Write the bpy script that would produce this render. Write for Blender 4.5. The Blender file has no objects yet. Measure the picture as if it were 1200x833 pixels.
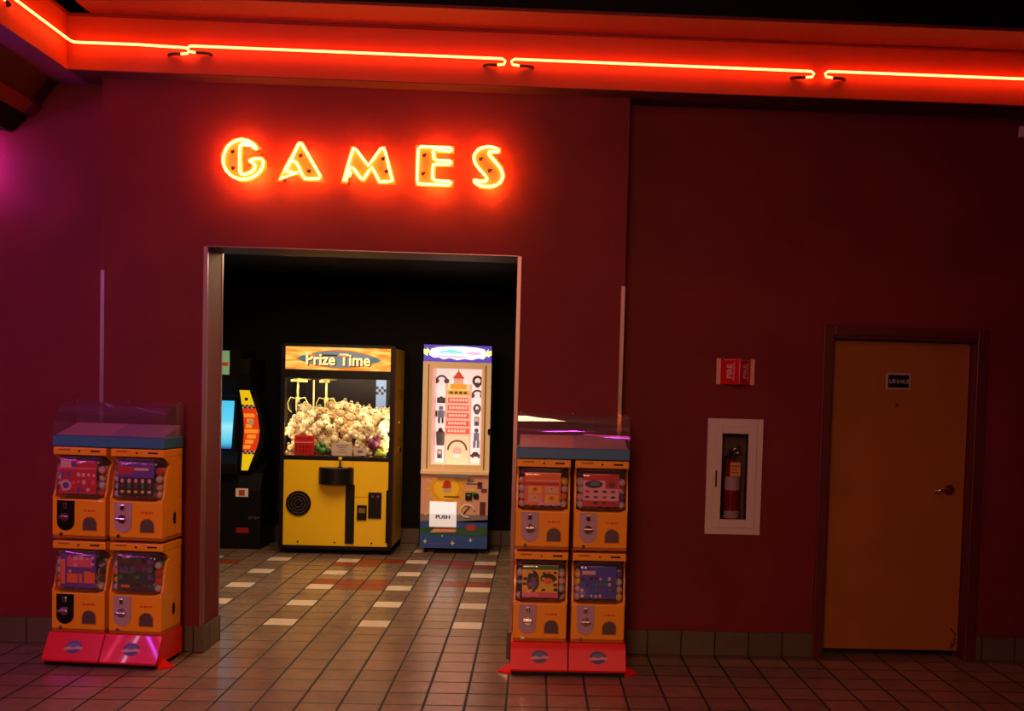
import bpy, bmesh, math, random
from math import sin, cos, pi, radians
from mathutils import Vector, Matrix
random.seed(7)
scene = bpy.context.scene
COL = scene.collection

# ------------------------------------------------------------------ materials
def srgb(r, g, b):
    f = lambda c: (c/255/12.92) if c/255 <= .04045 else ((c/255+.055)/1.055)**2.4
    return (f(r), f(g), f(b))
def mat(name, c, rough=.5, metal=0., emit=None, es=0., noise=0., nscale=20., bump=0., bscale=80., coat=0., spec=.5, alpha=1.):
    m = bpy.data.materials.new(name); m.use_nodes = True
    nt = m.node_tree; b = nt.nodes['Principled BSDF']
    b.inputs['Base Color'].default_value = (*c, 1); b.inputs['Roughness'].default_value = rough
    b.inputs['Metallic'].default_value = metal; b.inputs['Specular IOR Level'].default_value = spec
    b.inputs['Coat Weight'].default_value = coat
    b.inputs['Alpha'].default_value = alpha
    if emit: b.inputs['Emission Color'].default_value = (*emit, 1); b.inputs['Emission Strength'].default_value = es
    tc = nt.nodes.new('ShaderNodeTexCoord')
    if noise:
        n = nt.nodes.new('ShaderNodeTexNoise'); n.inputs['Scale'].default_value = nscale
        nt.links.new(tc.outputs['Object'], n.inputs['Vector'])
        h = nt.nodes.new('ShaderNodeHueSaturation'); h.inputs['Color'].default_value = (*c, 1)
        mr = nt.nodes.new('ShaderNodeMapRange'); mr.inputs['To Min'].default_value = 1-noise; mr.inputs['To Max'].default_value = 1+noise
        nt.links.new(n.outputs['Fac'], mr.inputs['Value']); nt.links.new(mr.outputs['Result'], h.inputs['Value'])
        nt.links.new(h.outputs['Color'], b.inputs['Base Color'])
    if bump:
        n2 = nt.nodes.new('ShaderNodeTexNoise'); n2.inputs['Scale'].default_value = bscale
        nt.links.new(tc.outputs['Object'], n2.inputs['Vector'])
        bp = nt.nodes.new('ShaderNodeBump'); bp.inputs['Strength'].default_value = bump; bp.inputs['Distance'].default_value = .004
        nt.links.new(n2.outputs['Fac'], bp.inputs['Height']); nt.links.new(bp.outputs['Normal'], b.inputs['Normal'])
    return m
def emis(name, c, s):
    m = bpy.data.materials.new(name); m.use_nodes = True; nt = m.node_tree
    for n in list(nt.nodes): nt.nodes.remove(n)
    e = nt.nodes.new('ShaderNodeEmission'); e.inputs[0].default_value = (*c, 1); e.inputs[1].default_value = s
    o = nt.nodes.new('ShaderNodeOutputMaterial'); nt.links.new(e.outputs[0], o.inputs[0]); return m
def clear(name, tint=(1,1,1), refl=.08, rough=.03, diff=0., dc=(1,1,1)):
    """thin clear plastic or glass pane: mostly see-through, mirror-like sheen growing at grazing angles"""
    m = bpy.data.materials.new(name); m.use_nodes = True; nt = m.node_tree
    for n in list(nt.nodes): nt.nodes.remove(n)
    t = nt.nodes.new('ShaderNodeBsdfTransparent'); t.inputs[0].default_value = (*tint, 1)
    g = nt.nodes.new('ShaderNodeBsdfGlossy'); g.inputs['Roughness'].default_value = rough
    lw = nt.nodes.new('ShaderNodeLayerWeight'); lw.inputs[0].default_value = .25
    mr = nt.nodes.new('ShaderNodeMapRange'); mr.inputs['To Min'].default_value = refl; mr.inputs['To Max'].default_value = .8
    nt.links.new(lw.outputs['Facing'], mr.inputs['Value'])
    mx = nt.nodes.new('ShaderNodeMixShader'); nt.links.new(mr.outputs[0], mx.inputs[0])
    nt.links.new(t.outputs[0], mx.inputs[1]); nt.links.new(g.outputs[0], mx.inputs[2])
    out = nt.nodes.new('ShaderNodeOutputMaterial'); last = mx
    if diff:
        d = nt.nodes.new('ShaderNodeBsdfDiffuse'); d.inputs[0].default_value = (*dc, 1)
        m2 = nt.nodes.new('ShaderNodeMixShader'); m2.inputs[0].default_value = diff
        nt.links.new(mx.outputs[0], m2.inputs[1]); nt.links.new(d.outputs[0], m2.inputs[2]); last = m2
    nt.links.new(last.outputs[0], out.inputs[0]); return m

TW, TX0, TY0 = .2286, -.1185, .9044            # floor tile pitch, a column joint, centre of the first white row
def tile_mat(name, c, var=.25, rough=.22, groutc=(.012,.009,.007), axes=(0,1), off=(TX0, TY0+.1143), gw=.0075, pitch=(TW,TW)):
    m = bpy.data.materials.new(name); m.use_nodes = True; nt = m.node_tree; N = nt.nodes; L = nt.links
    b = N['Principled BSDF']
    tc = N.new('ShaderNodeTexCoord'); sp = N.new('ShaderNodeSeparateXYZ'); L.new(tc.outputs['Object'], sp.inputs[0])
    def mth(op, a, bb=None, cc=None):
        n = N.new('ShaderNodeMath'); n.operation = op
        for i, v in enumerate((a, bb, cc)):
            if v is None: continue
            if isinstance(v, (int, float)): n.inputs[i].default_value = v
            else: L.new(v, n.inputs[i])
        return n.outputs[0]
    ds, ids = [], []
    for ax, o, pt in zip(axes, off, pitch):
        u = mth('DIVIDE', mth('SUBTRACT', sp.outputs[ax], o), pt)
        fr = mth('FRACT', u); ids.append(mth('FLOOR', u))
        ds.append(mth('MULTIPLY', mth('MINIMUM', fr, mth('SUBTRACT', 1., fr)), pt))
    d = mth('MINIMUM', ds[0], ds[1])
    g = N.new('ShaderNodeMapRange'); g.interpolation_type = 'SMOOTHSTEP'
    g.inputs['From Min'].default_value = gw*.7; g.inputs['From Max'].default_value = gw*1.3; L.new(d, g.inputs['Value'])
    cb = N.new('ShaderNodeCombineXYZ'); L.new(ids[0], cb.inputs[0]); L.new(ids[1], cb.inputs[1])
    wn = N.new('ShaderNodeTexWhiteNoise'); wn.noise_dimensions = '2D'; L.new(cb.outputs[0], wn.inputs['Vector'])
    ns = N.new('ShaderNodeTexNoise'); ns.inputs['Scale'].default_value = 9; L.new(tc.outputs['Object'], ns.inputs['Vector'])
    v = mth('ADD', mth('MULTIPLY', mth('SUBTRACT', wn.outputs['Value'], .5), var), mth('ADD', mth('MULTIPLY', mth('SUBTRACT', ns.outputs['Fac'], .5), .5), 1.))
    hs = N.new('ShaderNodeHueSaturation'); hs.inputs['Color'].default_value = (*c, 1); L.new(v, hs.inputs['Value'])
    mx = N.new('ShaderNodeMix'); mx.data_type = 'RGBA'; L.new(g.outputs[0], mx.inputs[0])
    mx.inputs[6].default_value = (*groutc, 1); L.new(hs.outputs[0], mx.inputs[7]); L.new(mx.outputs[2], b.inputs['Base Color'])
    rr = N.new('ShaderNodeMapRange'); rr.inputs['To Min'].default_value = .8; rr.inputs['To Max'].default_value = rough
    L.new(g.outputs[0], rr.inputs['Value'])
    L.new(mth('ADD', rr.outputs[0], mth('MULTIPLY', ns.outputs['Fac'], .08)), b.inputs['Roughness'])
    bp = N.new('ShaderNodeBump'); bp.inputs['Strength'].default_value = .5; bp.inputs['Distance'].default_value = .003
    wob = N.new('ShaderNodeTexNoise'); wob.inputs['Scale'].default_value = 6; L.new(tc.outputs['Object'], wob.inputs['Vector'])
    L.new(mth('ADD', g.outputs[0], mth('MULTIPLY', wob.outputs['Fac'], .6)), bp.inputs['Height']); L.new(bp.outputs[0], b.inputs['Normal'])
    return m

M = {}
M['wall']   = mat('crimson_wallcovering', (.16,.010,.017), .6, spec=.25, noise=.3, nscale=2.2, bump=.5, bscale=160)
M['fascia'] = mat('red_painted_fascia', (.52,.055,.006), .6, noise=.08, nscale=3)
M['dark']   = mat('black_paint', (.004,.003,.004), .7, spec=.15)
M['darkred']= mat('dark_red_paint', (.05,.004,.006), .5)
M['frame']  = mat('dark_red_door_frame', (.085,.006,.010), .45)
M['steel']  = mat('brushed_corner_steel', (.30,.18,.20), .38, 1.)
M['chrome'] = mat('chrome', (.75,.72,.72), .15, 1.)
M['wood']   = mat('orange_birch_veneer', (.35,.105,.015), .42, noise=.16, nscale=3)
M['orange'] = mat('orange_yellow_plastic', (.85,.33,.008), .38, coat=.2)
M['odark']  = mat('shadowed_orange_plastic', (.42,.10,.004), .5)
M['redp']   = mat('glossy_red_plastic', (.75,.008,.006), .30, coat=.35, spec=.3)
M['black']  = mat('black_plastic', (.006,.0055,.007), .4, spec=.2)
M['blue']   = mat('blue_header_plastic', (.035,.15,.34), .4)
M['lav']    = mat('lavender_tray_paper', (.62,.36,.46), .5, noise=.15, nscale=60)
M['greyp']  = mat('grey_lilac_plastic', (.42,.27,.38), .4)
M['whitep'] = mat('white_enamel', (.62,.50,.50), .4)
M['white']  = mat('white_card', (.75,.72,.70), .5)
M['clear']  = clear('clear_plastic', (.96,.93,.96), .05, .04, .05, (.6,.5,.6))
M['glass']  = clear('window_glass', (.97,.97,.97), .02, .02)
M['yellow'] = mat('yellow_laminate', (.78,.50,.006), .38, noise=.06, nscale=4)
M['maroon'] = mat('maroon_trim', (.20,.02,.04), .4)
M['exred']  = mat('extinguisher_red', (.22,.008,.012), .25, coat=.4)
def rgbm(name, r, g, b, rough=.45, es=0):
    c = srgb(r, g, b); return mat(name, c, rough, emit=c if es else None, es=es)

# ------------------------------------------------------------------ mesh builder
class MB:
    def __init__(s): s.bm = bmesh.new(); s.mats = []
    def mi(s, m):
        if m not in s.mats: s.mats.append(m)
        return s.mats.index(m)
    def faces(s, vs, fs, m, smooth=False):
        bv = [s.bm.verts.new(v) for v in vs]; k = s.mi(m)
        for f in fs:
            try: fc = s.bm.faces.new([bv[i] for i in f]); fc.material_index = k; fc.smooth = smooth
            except ValueError: pass
        return bv
    def box(s, x0, x1, y0, y1, z0, z1, m):
        v = [(x, y, z) for x in (x0, x1) for y in (y0, y1) for z in (z0, z1)]
        s.faces(v, [(0,1,3,2),(4,6,7,5),(0,4,5,1),(2,3,7,6),(0,2,6,4),(1,5,7,3)], m); return s
    def bbox(s, x0, x1, y0, y1, z0, z1, m, b=.01, seg=2):
        t = bmesh.new(); bmesh.ops.create_cube(t, size=1)
        for v in t.verts: v.co = Vector(((x0+x1)/2+v.co.x*(x1-x0), (y0+y1)/2+v.co.y*(y1-y0), (z0+z1)/2+v.co.z*(z1-z0)))
        bmesh.ops.bevel(t, geom=t.edges[:], offset=b, segments=seg, affect='EDGES', profile=.5)
        s.merge(t, m); return s
    def merge(s, t, m, smooth=False, mtx=None):
        k = s.mi(m); mp = {}
        for v in t.verts: mp[v] = s.bm.verts.new(mtx @ v.co if mtx else v.co)
        for f in t.faces:
            try: n = s.bm.faces.new([mp[v] for v in f.verts]); n.material_index = k; n.smooth = smooth
            except ValueError: pass
        t.free()
    def prism(s, poly, a, b, m, ax='x'):
        """poly in the two other axes, extruded from a to b along ax"""
        mk = {'x': lambda p, t: (t, p[0], p[1]), 'y': lambda p, t: (p[0], t, p[1]), 'z': lambda p, t: (p[0], p[1], t)}[ax]
        n = len(poly); v = [mk(p, a) for p in poly]+[mk(p, b) for p in poly]
        t = bmesh.new(); bv = [t.verts.new(q) for q in v]
        caps = [t.faces.new(bv[:n]), t.faces.new(bv[n:][::-1])]
        for i in range(n): t.faces.new((bv[i], bv[(i+1)%n], bv[n+(i+1)%n], bv[n+i]))
        t.normal_update(); bmesh.ops.triangulate(t, faces=caps, ngon_method='EAR_CLIP'); bmesh.ops.recalc_face_normals(t, faces=t.faces[:])
        s.merge(t, m); return s
    def cyl(s, p0, p1, r, m, r2=None, n=20, smooth=True, cap=True):
        p0, p1 = Vector(p0), Vector(p1); d = (p1-p0); L = d.length; r2 = r if r2 is None else r2
        q = d.to_track_quat('Z', 'Y').to_matrix(); k = s.mi(m)
        A = [s.bm.verts.new(p0+q@Vector((r*cos(2*pi*i/n), r*sin(2*pi*i/n), 0))) for i in range(n)]
        B = [s.bm.verts.new(p1+q@Vector((r2*cos(2*pi*i/n), r2*sin(2*pi*i/n), 0))) for i in range(n)]
        for i in range(n):
            f = s.bm.faces.new((A[i], A[(i+1)%n], B[(i+1)%n], B[i])); f.material_index = k; f.smooth = smooth
        if cap:
            for ring in (A[::-1], B): f = s.bm.faces.new(ring); f.material_index = k
        return s
    def sphere(s, c, r, m, sc=(1,1,1), u=14, v=9, smooth=True, rot=None):
        t = bmesh.new(); bmesh.ops.create_uvsphere(t, u_segments=u, v_segments=v, radius=r)
        mt = Matrix.Translation(c) @ (rot.to_4x4() if rot else Matrix()) @ Matrix.Diagonal((*sc, 1)); s.merge(t, m, smooth, mt); return s
    def tube(s, pts, r, m, n=8, closed=False):
        P = [Vector(p) for p in pts]; k = s.mi(m); rings = []; up = None
        for i, p in enumerate(P):
            if closed: d = P[(i+1) % len(P)]-P[i-1]
            else: d = P[min(i+1, len(P)-1)]-P[max(i-1, 0)]
            d.normalize()
            if up is None: up = d.orthogonal().normalized()
            up = (up-d*up.dot(d)).normalized(); w = d.cross(up)
            rings.append([s.bm.verts.new(p+r*(cos(2*pi*j/n)*up+sin(2*pi*j/n)*w)) for j in range(n)])
        m_ = len(P); rng = range(m_ if closed else m_-1)
        for i in rng:
            a, b = rings[i], rings[(i+1) % m_]
            for j in range(n):
                f = s.bm.faces.new((a[j], a[(j+1)%n], b[(j+1)%n], b[j])); f.material_index = k; f.smooth = True
        if not closed:
            for rg in (rings[0][::-1], rings[-1]):
                f = s.bm.faces.new(rg); f.material_index = k
        return s
    def ell(s, cx, cz, rx, rz, y, m, n=24, a0=0., a1=2*pi, dep=.002):
        pts = [(cx+rx*cos(a0+(a1-a0)*i/n), cz+rz*sin(a0+(a1-a0)*i/n)) for i in range(n if a1-a0 > 6.2 else n+1)]
        return s.prism(pts, y, y+dep, m, 'y')
    def build(s, name, parent=None, loc=None):
        bmesh.ops.remove_doubles(s.bm, verts=s.bm.verts[:], dist=1e-6)
        me = bpy.data.meshes.new(name); s.bm.to_mesh(me); s.bm.free()
        for m in s.mats: me.materials.append(m)
        o = bpy.data.objects.new(name, me); COL.objects.link(o)
        if parent: o.parent = parent
        if loc: o.location = loc
        return o
def tag(o, label=None, cat=None, group=None, kind=None):
    if label: o['label'] = label
    if cat: o['category'] = cat
    if group: o['group'] = group
    if kind: o['kind'] = kind
    return o
def thing(name, label, cat, loc=(0,0,0), rz=0, group=None):
    o = bpy.data.objects.new(name, None); COL.objects.link(o); o.empty_display_size = .1
    o.location = loc; o.rotation_euler = (0, 0, rz); return tag(o, label, cat, group)
def struct(o): return tag(o, kind='structure')
def text(s, mb, m, cx, y, cz, size, depth=.002, bold=0., rot=0., sx=1., shear=0.):
    """letters facing -Y, centred at (cx, cz), merged into a builder"""
    cu = bpy.data.curves.new('t', 'FONT'); cu.body = s; cu.size = size; cu.extrude = depth; cu.offset = bold; cu.shear = shear
    cu.align_x = 'CENTER'; cu.align_y = 'CENTER'; cu.resolution_u = 3
    o = bpy.data.objects.new('t', cu); COL.objects.link(o)
    dg = bpy.context.evaluated_depsgraph_get(); dg.update()
    me = bpy.data.meshes.new_from_object(o.evaluated_get(dg)); t = bmesh.new(); t.from_mesh(me)
    mt = Matrix.Translation((cx, y, cz)) @ Matrix.Rotation(rot, 4, 'Y') @ Matrix.Diagonal((sx, 1, 1, 1)) @ Matrix.Rotation(pi/2, 4, 'X')
    mb.merge(t, m, False, mt); bpy.data.objects.remove(o); bpy.data.curves.remove(cu); bpy.data.meshes.remove(me)
def smooth_path(p, it=2, closed=False):
    for _ in range(it):
        q = [] if closed else [p[0]]
        n = len(p)
        for i in range(n if closed else n-1):
            a, b = p[i], p[(i+1) % n]
            q += [tuple(a[k]*.75+b[k]*.25 for k in range(len(a))), tuple(a[k]*.25+b[k]*.75 for k in range(len(a)))]
        if not closed: q.append(p[-1])
        p = q
    return p

# ------------------------------------------------------------------ camera
F, PX, PY, PI_, RO, YA, H, D = 1210.29, 67.52, 92.80, -.04283, -.02799, -.03395, 1.7652, 6.7198
R = Matrix.Rotation(YA, 3, 'Z') @ Matrix.Rotation(PI_, 3, 'X') @ Matrix.Rotation(RO, 3, 'Y')
rt, fw, up = R @ Vector((1,0,0)), R @ Vector((0,1,0)), R @ Vector((0,0,1))
cd = bpy.data.cameras.new('camera'); cam = bpy.data.objects.new('camera', cd); COL.objects.link(cam)
cam.matrix_world = Matrix(((rt.x, up.x, -fw.x, 0), (rt.y, up.y, -fw.y, -D), (rt.z, up.z, -fw.z, H), (0,0,0,1)))
cd.sensor_width = 36; cd.lens = F/1200*36; cd.shift_x = -PX/1200; cd.shift_y = PY/1200; cd.clip_end = 60
scene.camera = cam
scene.view_settings.view_transform = 'Standard'
w = bpy.data.worlds.new('world'); scene.world = w; w.use_nodes = True
w.node_tree.nodes['Background'].inputs[0].default_value = (.004,.002,.002,1)

# ------------------------------------------------------------------ floor
GX0, GX1, GY0, GY1 = -19, 23, -48, 17          # tile columns / rows (row 0 = first white row)
M['tile']  = tile_mat('brown_quarry_tile', (.21,.135,.10), rough=.19)
M['tilew'] = tile_mat('pale_floor_tile', (.62,.50,.42), var=.15, rough=.3)
M['tiler'] = tile_mat('red_floor_tile', (.22,.032,.015), var=.15, rough=.3)
bm = bmesh.new(); gv = {}
def gvert(i, j):
    if (i, j) not in gv: gv[i, j] = bm.verts.new((TX0+i*TW, TY0-.1143+j*TW, 0))
    return gv[i, j]
WH = {(c, r) for c in (-17,-14,-11,-8,-5,-2,1,4) for r in (0,3,6,9,12,15)}
RD = {(-8,7),(-7,7),(-7,6),(-6,6),(-6,7),(-8,11),(-7,11),(-7,12),(-6,12),(-3,11),(-3,12),(-4,12),(-2,11),(-3,7),(-2,7),(-14,7),(-13,7),(-13,11)} - WH
for i in range(GX0, GX1):
    for j in range(GY0, GY1+1):
        f = bm.faces.new((gvert(i,j), gvert(i+1,j), gvert(i+1,j+1), gvert(i,j+1)))
        f.material_index = 1 if (i, j) in WH else 2 if (i, j) in RD else 0
me = bpy.data.meshes.new('floor'); bm.to_mesh(me); bm.free()
for k in ('tile','tilew','tiler'): me.materials.append(M[k])
floor = bpy.data.objects.new('floor', me); COL.objects.link(floor); struct(floor)

# ------------------------------------------------------------------ walls
def wall(name, x0, x1, z0, z1, yf, yb, holes, m):
    xs = sorted({x0, x1, *[h[0] for h in holes], *[h[1] for h in holes]}); zs = sorted({z0, z1, *[h[2] for h in holes], *[h[3] for h in holes]})
    mb = MB()
    solid = lambda i, j: 0 <= i < len(xs)-1 and 0 <= j < len(zs)-1 and not any(h[0] <= (xs[i]+xs[i+1])/2 <= h[1] and h[2] <= (zs[j]+zs[j+1])/2 <= h[3] for h in holes)
    for i in range(len(xs)-1):
        for j in range(len(zs)-1):
            if not solid(i, j): continue
            a, b, c, d = xs[i], xs[i+1], zs[j], zs[j+1]
            mb.faces([(a,yf,c),(b,yf,c),(b,yf,d),(a,yf,d)], [(0,1,2,3)], m); mb.faces([(a,yb,c),(b,yb,c),(b,yb,d),(a,yb,d)], [(3,2,1,0)], m)
            if not solid(i-1, j): mb.faces([(a,yf,c),(a,yf,d),(a,yb,d),(a,yb,c)], [(0,1,2,3)], m)
            if not solid(i+1, j): mb.faces([(b,yf,c),(b,yb,c),(b,yb,d),(b,yf,d)], [(0,1,2,3)], m)
            if not solid(i, j-1): mb.faces([(a,yf,c),(a,yb,c),(b,yb,c),(b,yf,c)], [(0,1,2,3)], m)
            if not solid(i, j+1): mb.faces([(a,yf,d),(b,yf,d),(b,yb,d),(a,yb,d)], [(0,1,2,3)], m)
    return struct(mb.build(name))
PL, PR, OL, OR_, OT = -2.79, .56, -2.121, -.136, 2.62
CZ = 3.66
wall('wall_portal', PL, PR, 0, CZ, 0, .33, [(OL, OR_, 0, OT)], M['wall'])
wall('wall_left', -4.4, PL, 0, CZ, .163, .33, [], M['wall'])
wall('wall_right', PR, 5.0, 0, CZ, .163, .36, [(1.985, 2.96, 0, 2.19), (1.235, 1.452, .905, 1.53)], M['wall'])
def box_struct(name, m, *b): mb = MB(); mb.box(*b, m); return struct(mb.build(name))
box_struct('wall_side_left', M['wall'], -4.5, -4.4, -10, .33, 0, 4.6)
box_struct('wall_side_right', M['wall'], 5.0, 5.1, -10, .36, 0, 4.6)
box_struct('wall_behind', M['wall'], -4.5, 5.1, -10.1, -10, 0, 4.6)
box_struct('ceiling', M['dark'], -4.5, 5.1, -10.1, .36, 4.6, 4.7)
# closet behind the door and the extinguisher niche
box_struct('wall_closet', M['dark'], .8, 5.0, .42, .47, 0, 2.6)
# games room: black walls
box_struct('wall_games_back', M['dark'], -4.4, .8, 4.87, 4.97, 0, 2.9)
box_struct('wall_games_left', M['dark'], -4.4, -4.3, .33, 4.87, 0, 2.9)
box_struct('wall_games_right', M['dark'], .7, .8, .36, 4.87, 0, 2.9)
box_struct('ceiling_games', M['dark'], -4.4, .8, .33, 4.97, 2.9, 3.0)
# baseboards of quarry tile
M['base_x'] = tile_mat('baseboard_tile_x', (.095,.065,.048), rough=.4, axes=(0,2), off=(TX0, 0), pitch=(TW, .172), gw=.0045)
M['base_y'] = tile_mat('baseboard_tile_y', (.095,.065,.048), rough=.4, axes=(1,2), off=(TY0-.1143, 0), pitch=(TW, .172), gw=.0045)
def bb(name, m, *b): return box_struct(name, M[m], *b)
bb('baseboard_left', 'base_x', -4.4, PL, .150, .163, 0, .168)
mb = MB(); mb.box(PL, OL, -.013, 0, 0, .168, M['base_x']); mb.box(OL, OL+.013, -.013, .34, 0, .168, M['base_y']); struct(mb.build('baseboard_portal_left'))
mb = MB(); mb.box(OR_, PR, -.013, 0, 0, .168, M['base_x']); mb.box(OR_-.013, OR_, -.013, .34, 0, .168, M['base_y']); mb.box(PR, PR+.013, -.013, .163, 0, .168, M['base_y']); struct(mb.build('baseboard_portal_right'))
bb('baseboard_right', 'base_x', PR+.013, 1.915, .150, .163, 0, .168)
bb('baseboard_far_right', 'base_x', 3.04, 5.0, .150, .163, 0, .168)
bb('baseboard_games', 'base_x', -4.3, .7, 4.857, 4.87, 0, .172)
# ------------------------------------------------------------------ light cove with its red fascia
M['underp'] = mat('underside_plum', (.20,.03,.10), .6); M['step'] = mat('shadowed_red_paint', (.16,.010,.006), .6); M['under'] = mat('underside_shaded_red', (.07,.006,.012), .6)  # step and underside reds are darkened in the colour to hold the cove's shade
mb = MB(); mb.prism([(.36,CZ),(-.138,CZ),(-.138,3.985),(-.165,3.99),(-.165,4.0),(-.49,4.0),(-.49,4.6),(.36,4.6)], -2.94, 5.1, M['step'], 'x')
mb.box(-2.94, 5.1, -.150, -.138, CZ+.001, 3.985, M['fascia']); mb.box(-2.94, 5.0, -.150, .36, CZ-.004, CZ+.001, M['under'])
struct(mb.build('trim_cove_back'))
mb = MB(); mb.prism([(-4.5,CZ),(-2.952,CZ),(-2.952,3.985),(-2.925,3.99),(-2.925,4.0),(-2.80,4.0),(-2.80,4.6),(-4.5,4.6)], -10, .36, M['step'], 'y')
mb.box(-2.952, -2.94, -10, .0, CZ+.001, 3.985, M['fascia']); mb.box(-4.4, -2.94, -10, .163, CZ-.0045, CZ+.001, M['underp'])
struct(mb.build('trim_cove_left'))
mb = MB(); mb.box(-2.785, 5.0, -.50, -.49, 4.02, 4.6, M['dark']); mb.box(-2.8, -2.785, -10, -.49, 4.02, 4.6, M['step']); struct(mb.build('trim_ceiling_edge'))
# stepped dark valance along the left side wall, ends at the back wall
mb = MB()
mb.prism([(-3.141,3.655),(-3.265,3.492),(-3.31,3.535),(-3.40,3.655)], -6.5, .16, M['darkred'], 'y')
mb.prism([(-3.265,3.492),(-3.427,3.333),(-3.60,3.36),(-3.55,3.60),(-3.36,3.58),(-3.31,3.50)], -6.5, .155, M['dark'], 'y')
struct(mb.build('trim_valance'))
mb = MB()
mb.prism([(-3.245,3.512),(-3.235,3.495),(-3.30,3.43),(-3.315,3.44)], -6.5, .158, M['step'], 'y'); struct(mb.build('trim_valance_lip'))
# stainless corner guards
def guard(name, x, sx, y, sy, z0, z1):
    mb = MB(); t = .0025; wd = .022
    mb.box(min(x, x+sx*wd), max(x, x+sx*wd), y-sy*t if sy > 0 else y, y if sy > 0 else y+t, z0, z1, M['steel'])
    mb.box(min(x-sx*t, x), max(x-sx*t, x), min(y, y+sy*wd), max(y, y+sy*wd), z0, z1, M['steel']); return struct(mb.build(name))
guard('trim_1', PL, 1, 0, 1, .17, 2.45); guard('trim_2', OL, -1, 0, 1, .17, OT)
guard('trim_3', OR_, 1, 0, 1, .17, OT); guard('trim_4', PR, -1, 0, 1, .17, 2.45)
mb = MB(); mb.box(OL, OL+.004, .308, .334, .17, OT, M['steel']); struct(mb.build('trim_5'))
mb = MB(); mb.box(OL, OR_, -.002, .0, OT, OT+.004, M['steel']); mb.box(OL, OR_, .0, .33, OT-.004, OT, M['darkred']); struct(mb.build('trim_6'))

# ------------------------------------------------------------------ door
mb = MB()
for a, b in ((1.915, 1.985), (2.96, 3.035)): mb.bbox(a, b, .140, .163, 0, 2.25, M['frame'], .006)
mb.bbox(1.985, 2.96, .140, .163, 2.185, 2.25, M['frame'], .006)
mb.box(1.985, 1.990, .15, .36, 0, 2.19, M['frame']); mb.box(2.955, 2.96, .15, .36, 0, 2.19, M['frame']); mb.box(1.985, 2.96, .15, .36, 2.165, 2.19, M['frame'])
mb.box(1.99, 2.003, .29, .31, 0, 2.165, M['frame']); mb.box(2.942, 2.955, .29, .31, 0, 2.165, M['frame'])
struct(mb.build('trim_door_frame'))
mb = MB(); mb.bbox(1.993, 2.952, .243, .287, .045, 2.160, M['wood'], .004)
door = struct(mb.build('door_1'))
mb = MB(); X, Z = 2.845, 1.158
mb.cyl((X,.243,Z), (X,.234,Z), .036, M['chrome']); mb.cyl((X,.234,Z), (X,.19,Z), .012, M['chrome'])
mb.tube([(X,.19,Z),(X-.03,.187,Z+.004),(X-.075,.19,Z+.002),(X-.115,.20,Z-.010)], .0105, M['chrome'])
mb.build('door_handle', door)
mb = MB(); mb.cyl((2.46,.243,1.726),(2.46,.238,1.726), .010, M['chrome']); mb.cyl((2.46,.238,1.726),(2.46,.2375,1.726), .006, M['black']); mb.build('peephole', door)
mb = MB(); mb.bbox(2.378, 2.548, .236, .243, 1.832, 1.946, M['greyp'], .003)
M['platetxt'] = mat('plate_lettering', (.55,.48,.46), .5)
mb.box(2.392, 2.534, .2345, .236, 1.846, 1.932, M['black'])
x = 2.400
for k, (wd, hh) in enumerate([(.014,.026),(.013,.026),(.014,.026),(.014,.026),(.007,.006),(.015,.026),(.014,.026),(.012,.026)]):
    if hh < .01: mb.box(x, x+wd, .234, .2345, 1.886, 1.892, M['platetxt'])
    else:
        mb.box(x, x+.004, .234, .2345, 1.876, 1.876+hh, M['platetxt'])
        mb.box(x, x+wd, .234, .2345, [1.876,1.898,1.887][k%3], [1.876,1.898,1.887][k%3]+.005, M['platetxt'])
        if k % 2: mb.box(x+wd-.004, x+wd, .234, .2345, 1.876, 1.876+hh, M['platetxt'])
    x += wd+.004
tag(mb.build('name_plate', door), 'small black plate with pale lettering')
mb = MB()
for (x0,z0,x1,z1) in ((2.90,.20,2.935,.15),(2.93,.14,2.915,.07),(2.905,.11,2.90,.06)):
    mb = MB(); mb.tube([(x0,.2425,z0),((x0+x1)/2+.006,.2425,(z0+z1)/2),(x1,.2425,z1)], .004, M['black'], 5); mb.build('scuff_mark', door)
for z in (.35, 1.1, 1.9):
    mb = MB(); mb.cyl((1.992,.243,z-.05),(1.992,.243,z+.05), .006, M['chrome']); mb.build('hinge', door)

# ------------------------------------------------------------------ neon
NE = (1., .105, .024)
M['neon'] = emis('neon_orange_gas', NE, 20.)
M['neonL'] = emis('neon_letter_gas', (1., .20, .05), 15.)
M['halo_glow'] = emis('added_halo_glow', (1., .27, .02), 150.)
M['boot'] = mat('black_neon_boot', (.02,.008,.006), .6)
M['plate'] = mat('orange_letter_panel', (.80,.42,.05), .5)
def cove_tube(name, pts, label, ends, r=.0075):
    t = thing(name, label, 'neon tube', pts[0] if False else (0,0,0))
    mb = MB(); mb.tube(pts, r, M['neon'], 10); mb.build('glass_tube', t)
    for (p, d, s) in ends:                    # doubled-back end + black boot into the fascia, d = direction back along tube, s = out of the fascia
        p, d, s = Vector(p), Vector(d), Vector(s)
        mb = MB(); mb.tube([p, p-d*.02-s*.006-Vector((0,0,.012)), p-d*.012-s*.012-Vector((0,0,.03)), p+d*.03-s*.015-Vector((0,0,.034))], r*.95, M['neon'], 8); mb.build('tube_end', t)
        mb = MB(); q = p+d*.03-s*.015-Vector((0,0,.034)); mb.tube([q, q+d*.05, q+d*.075-s*.012, q+d*.085-s*.03], .010, M['boot'], 8)
        mb.build('electrode_boot', t)
    return t
YT, ZT = -.195, 3.812
ox = Vector((0,-1,0)); 
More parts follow.
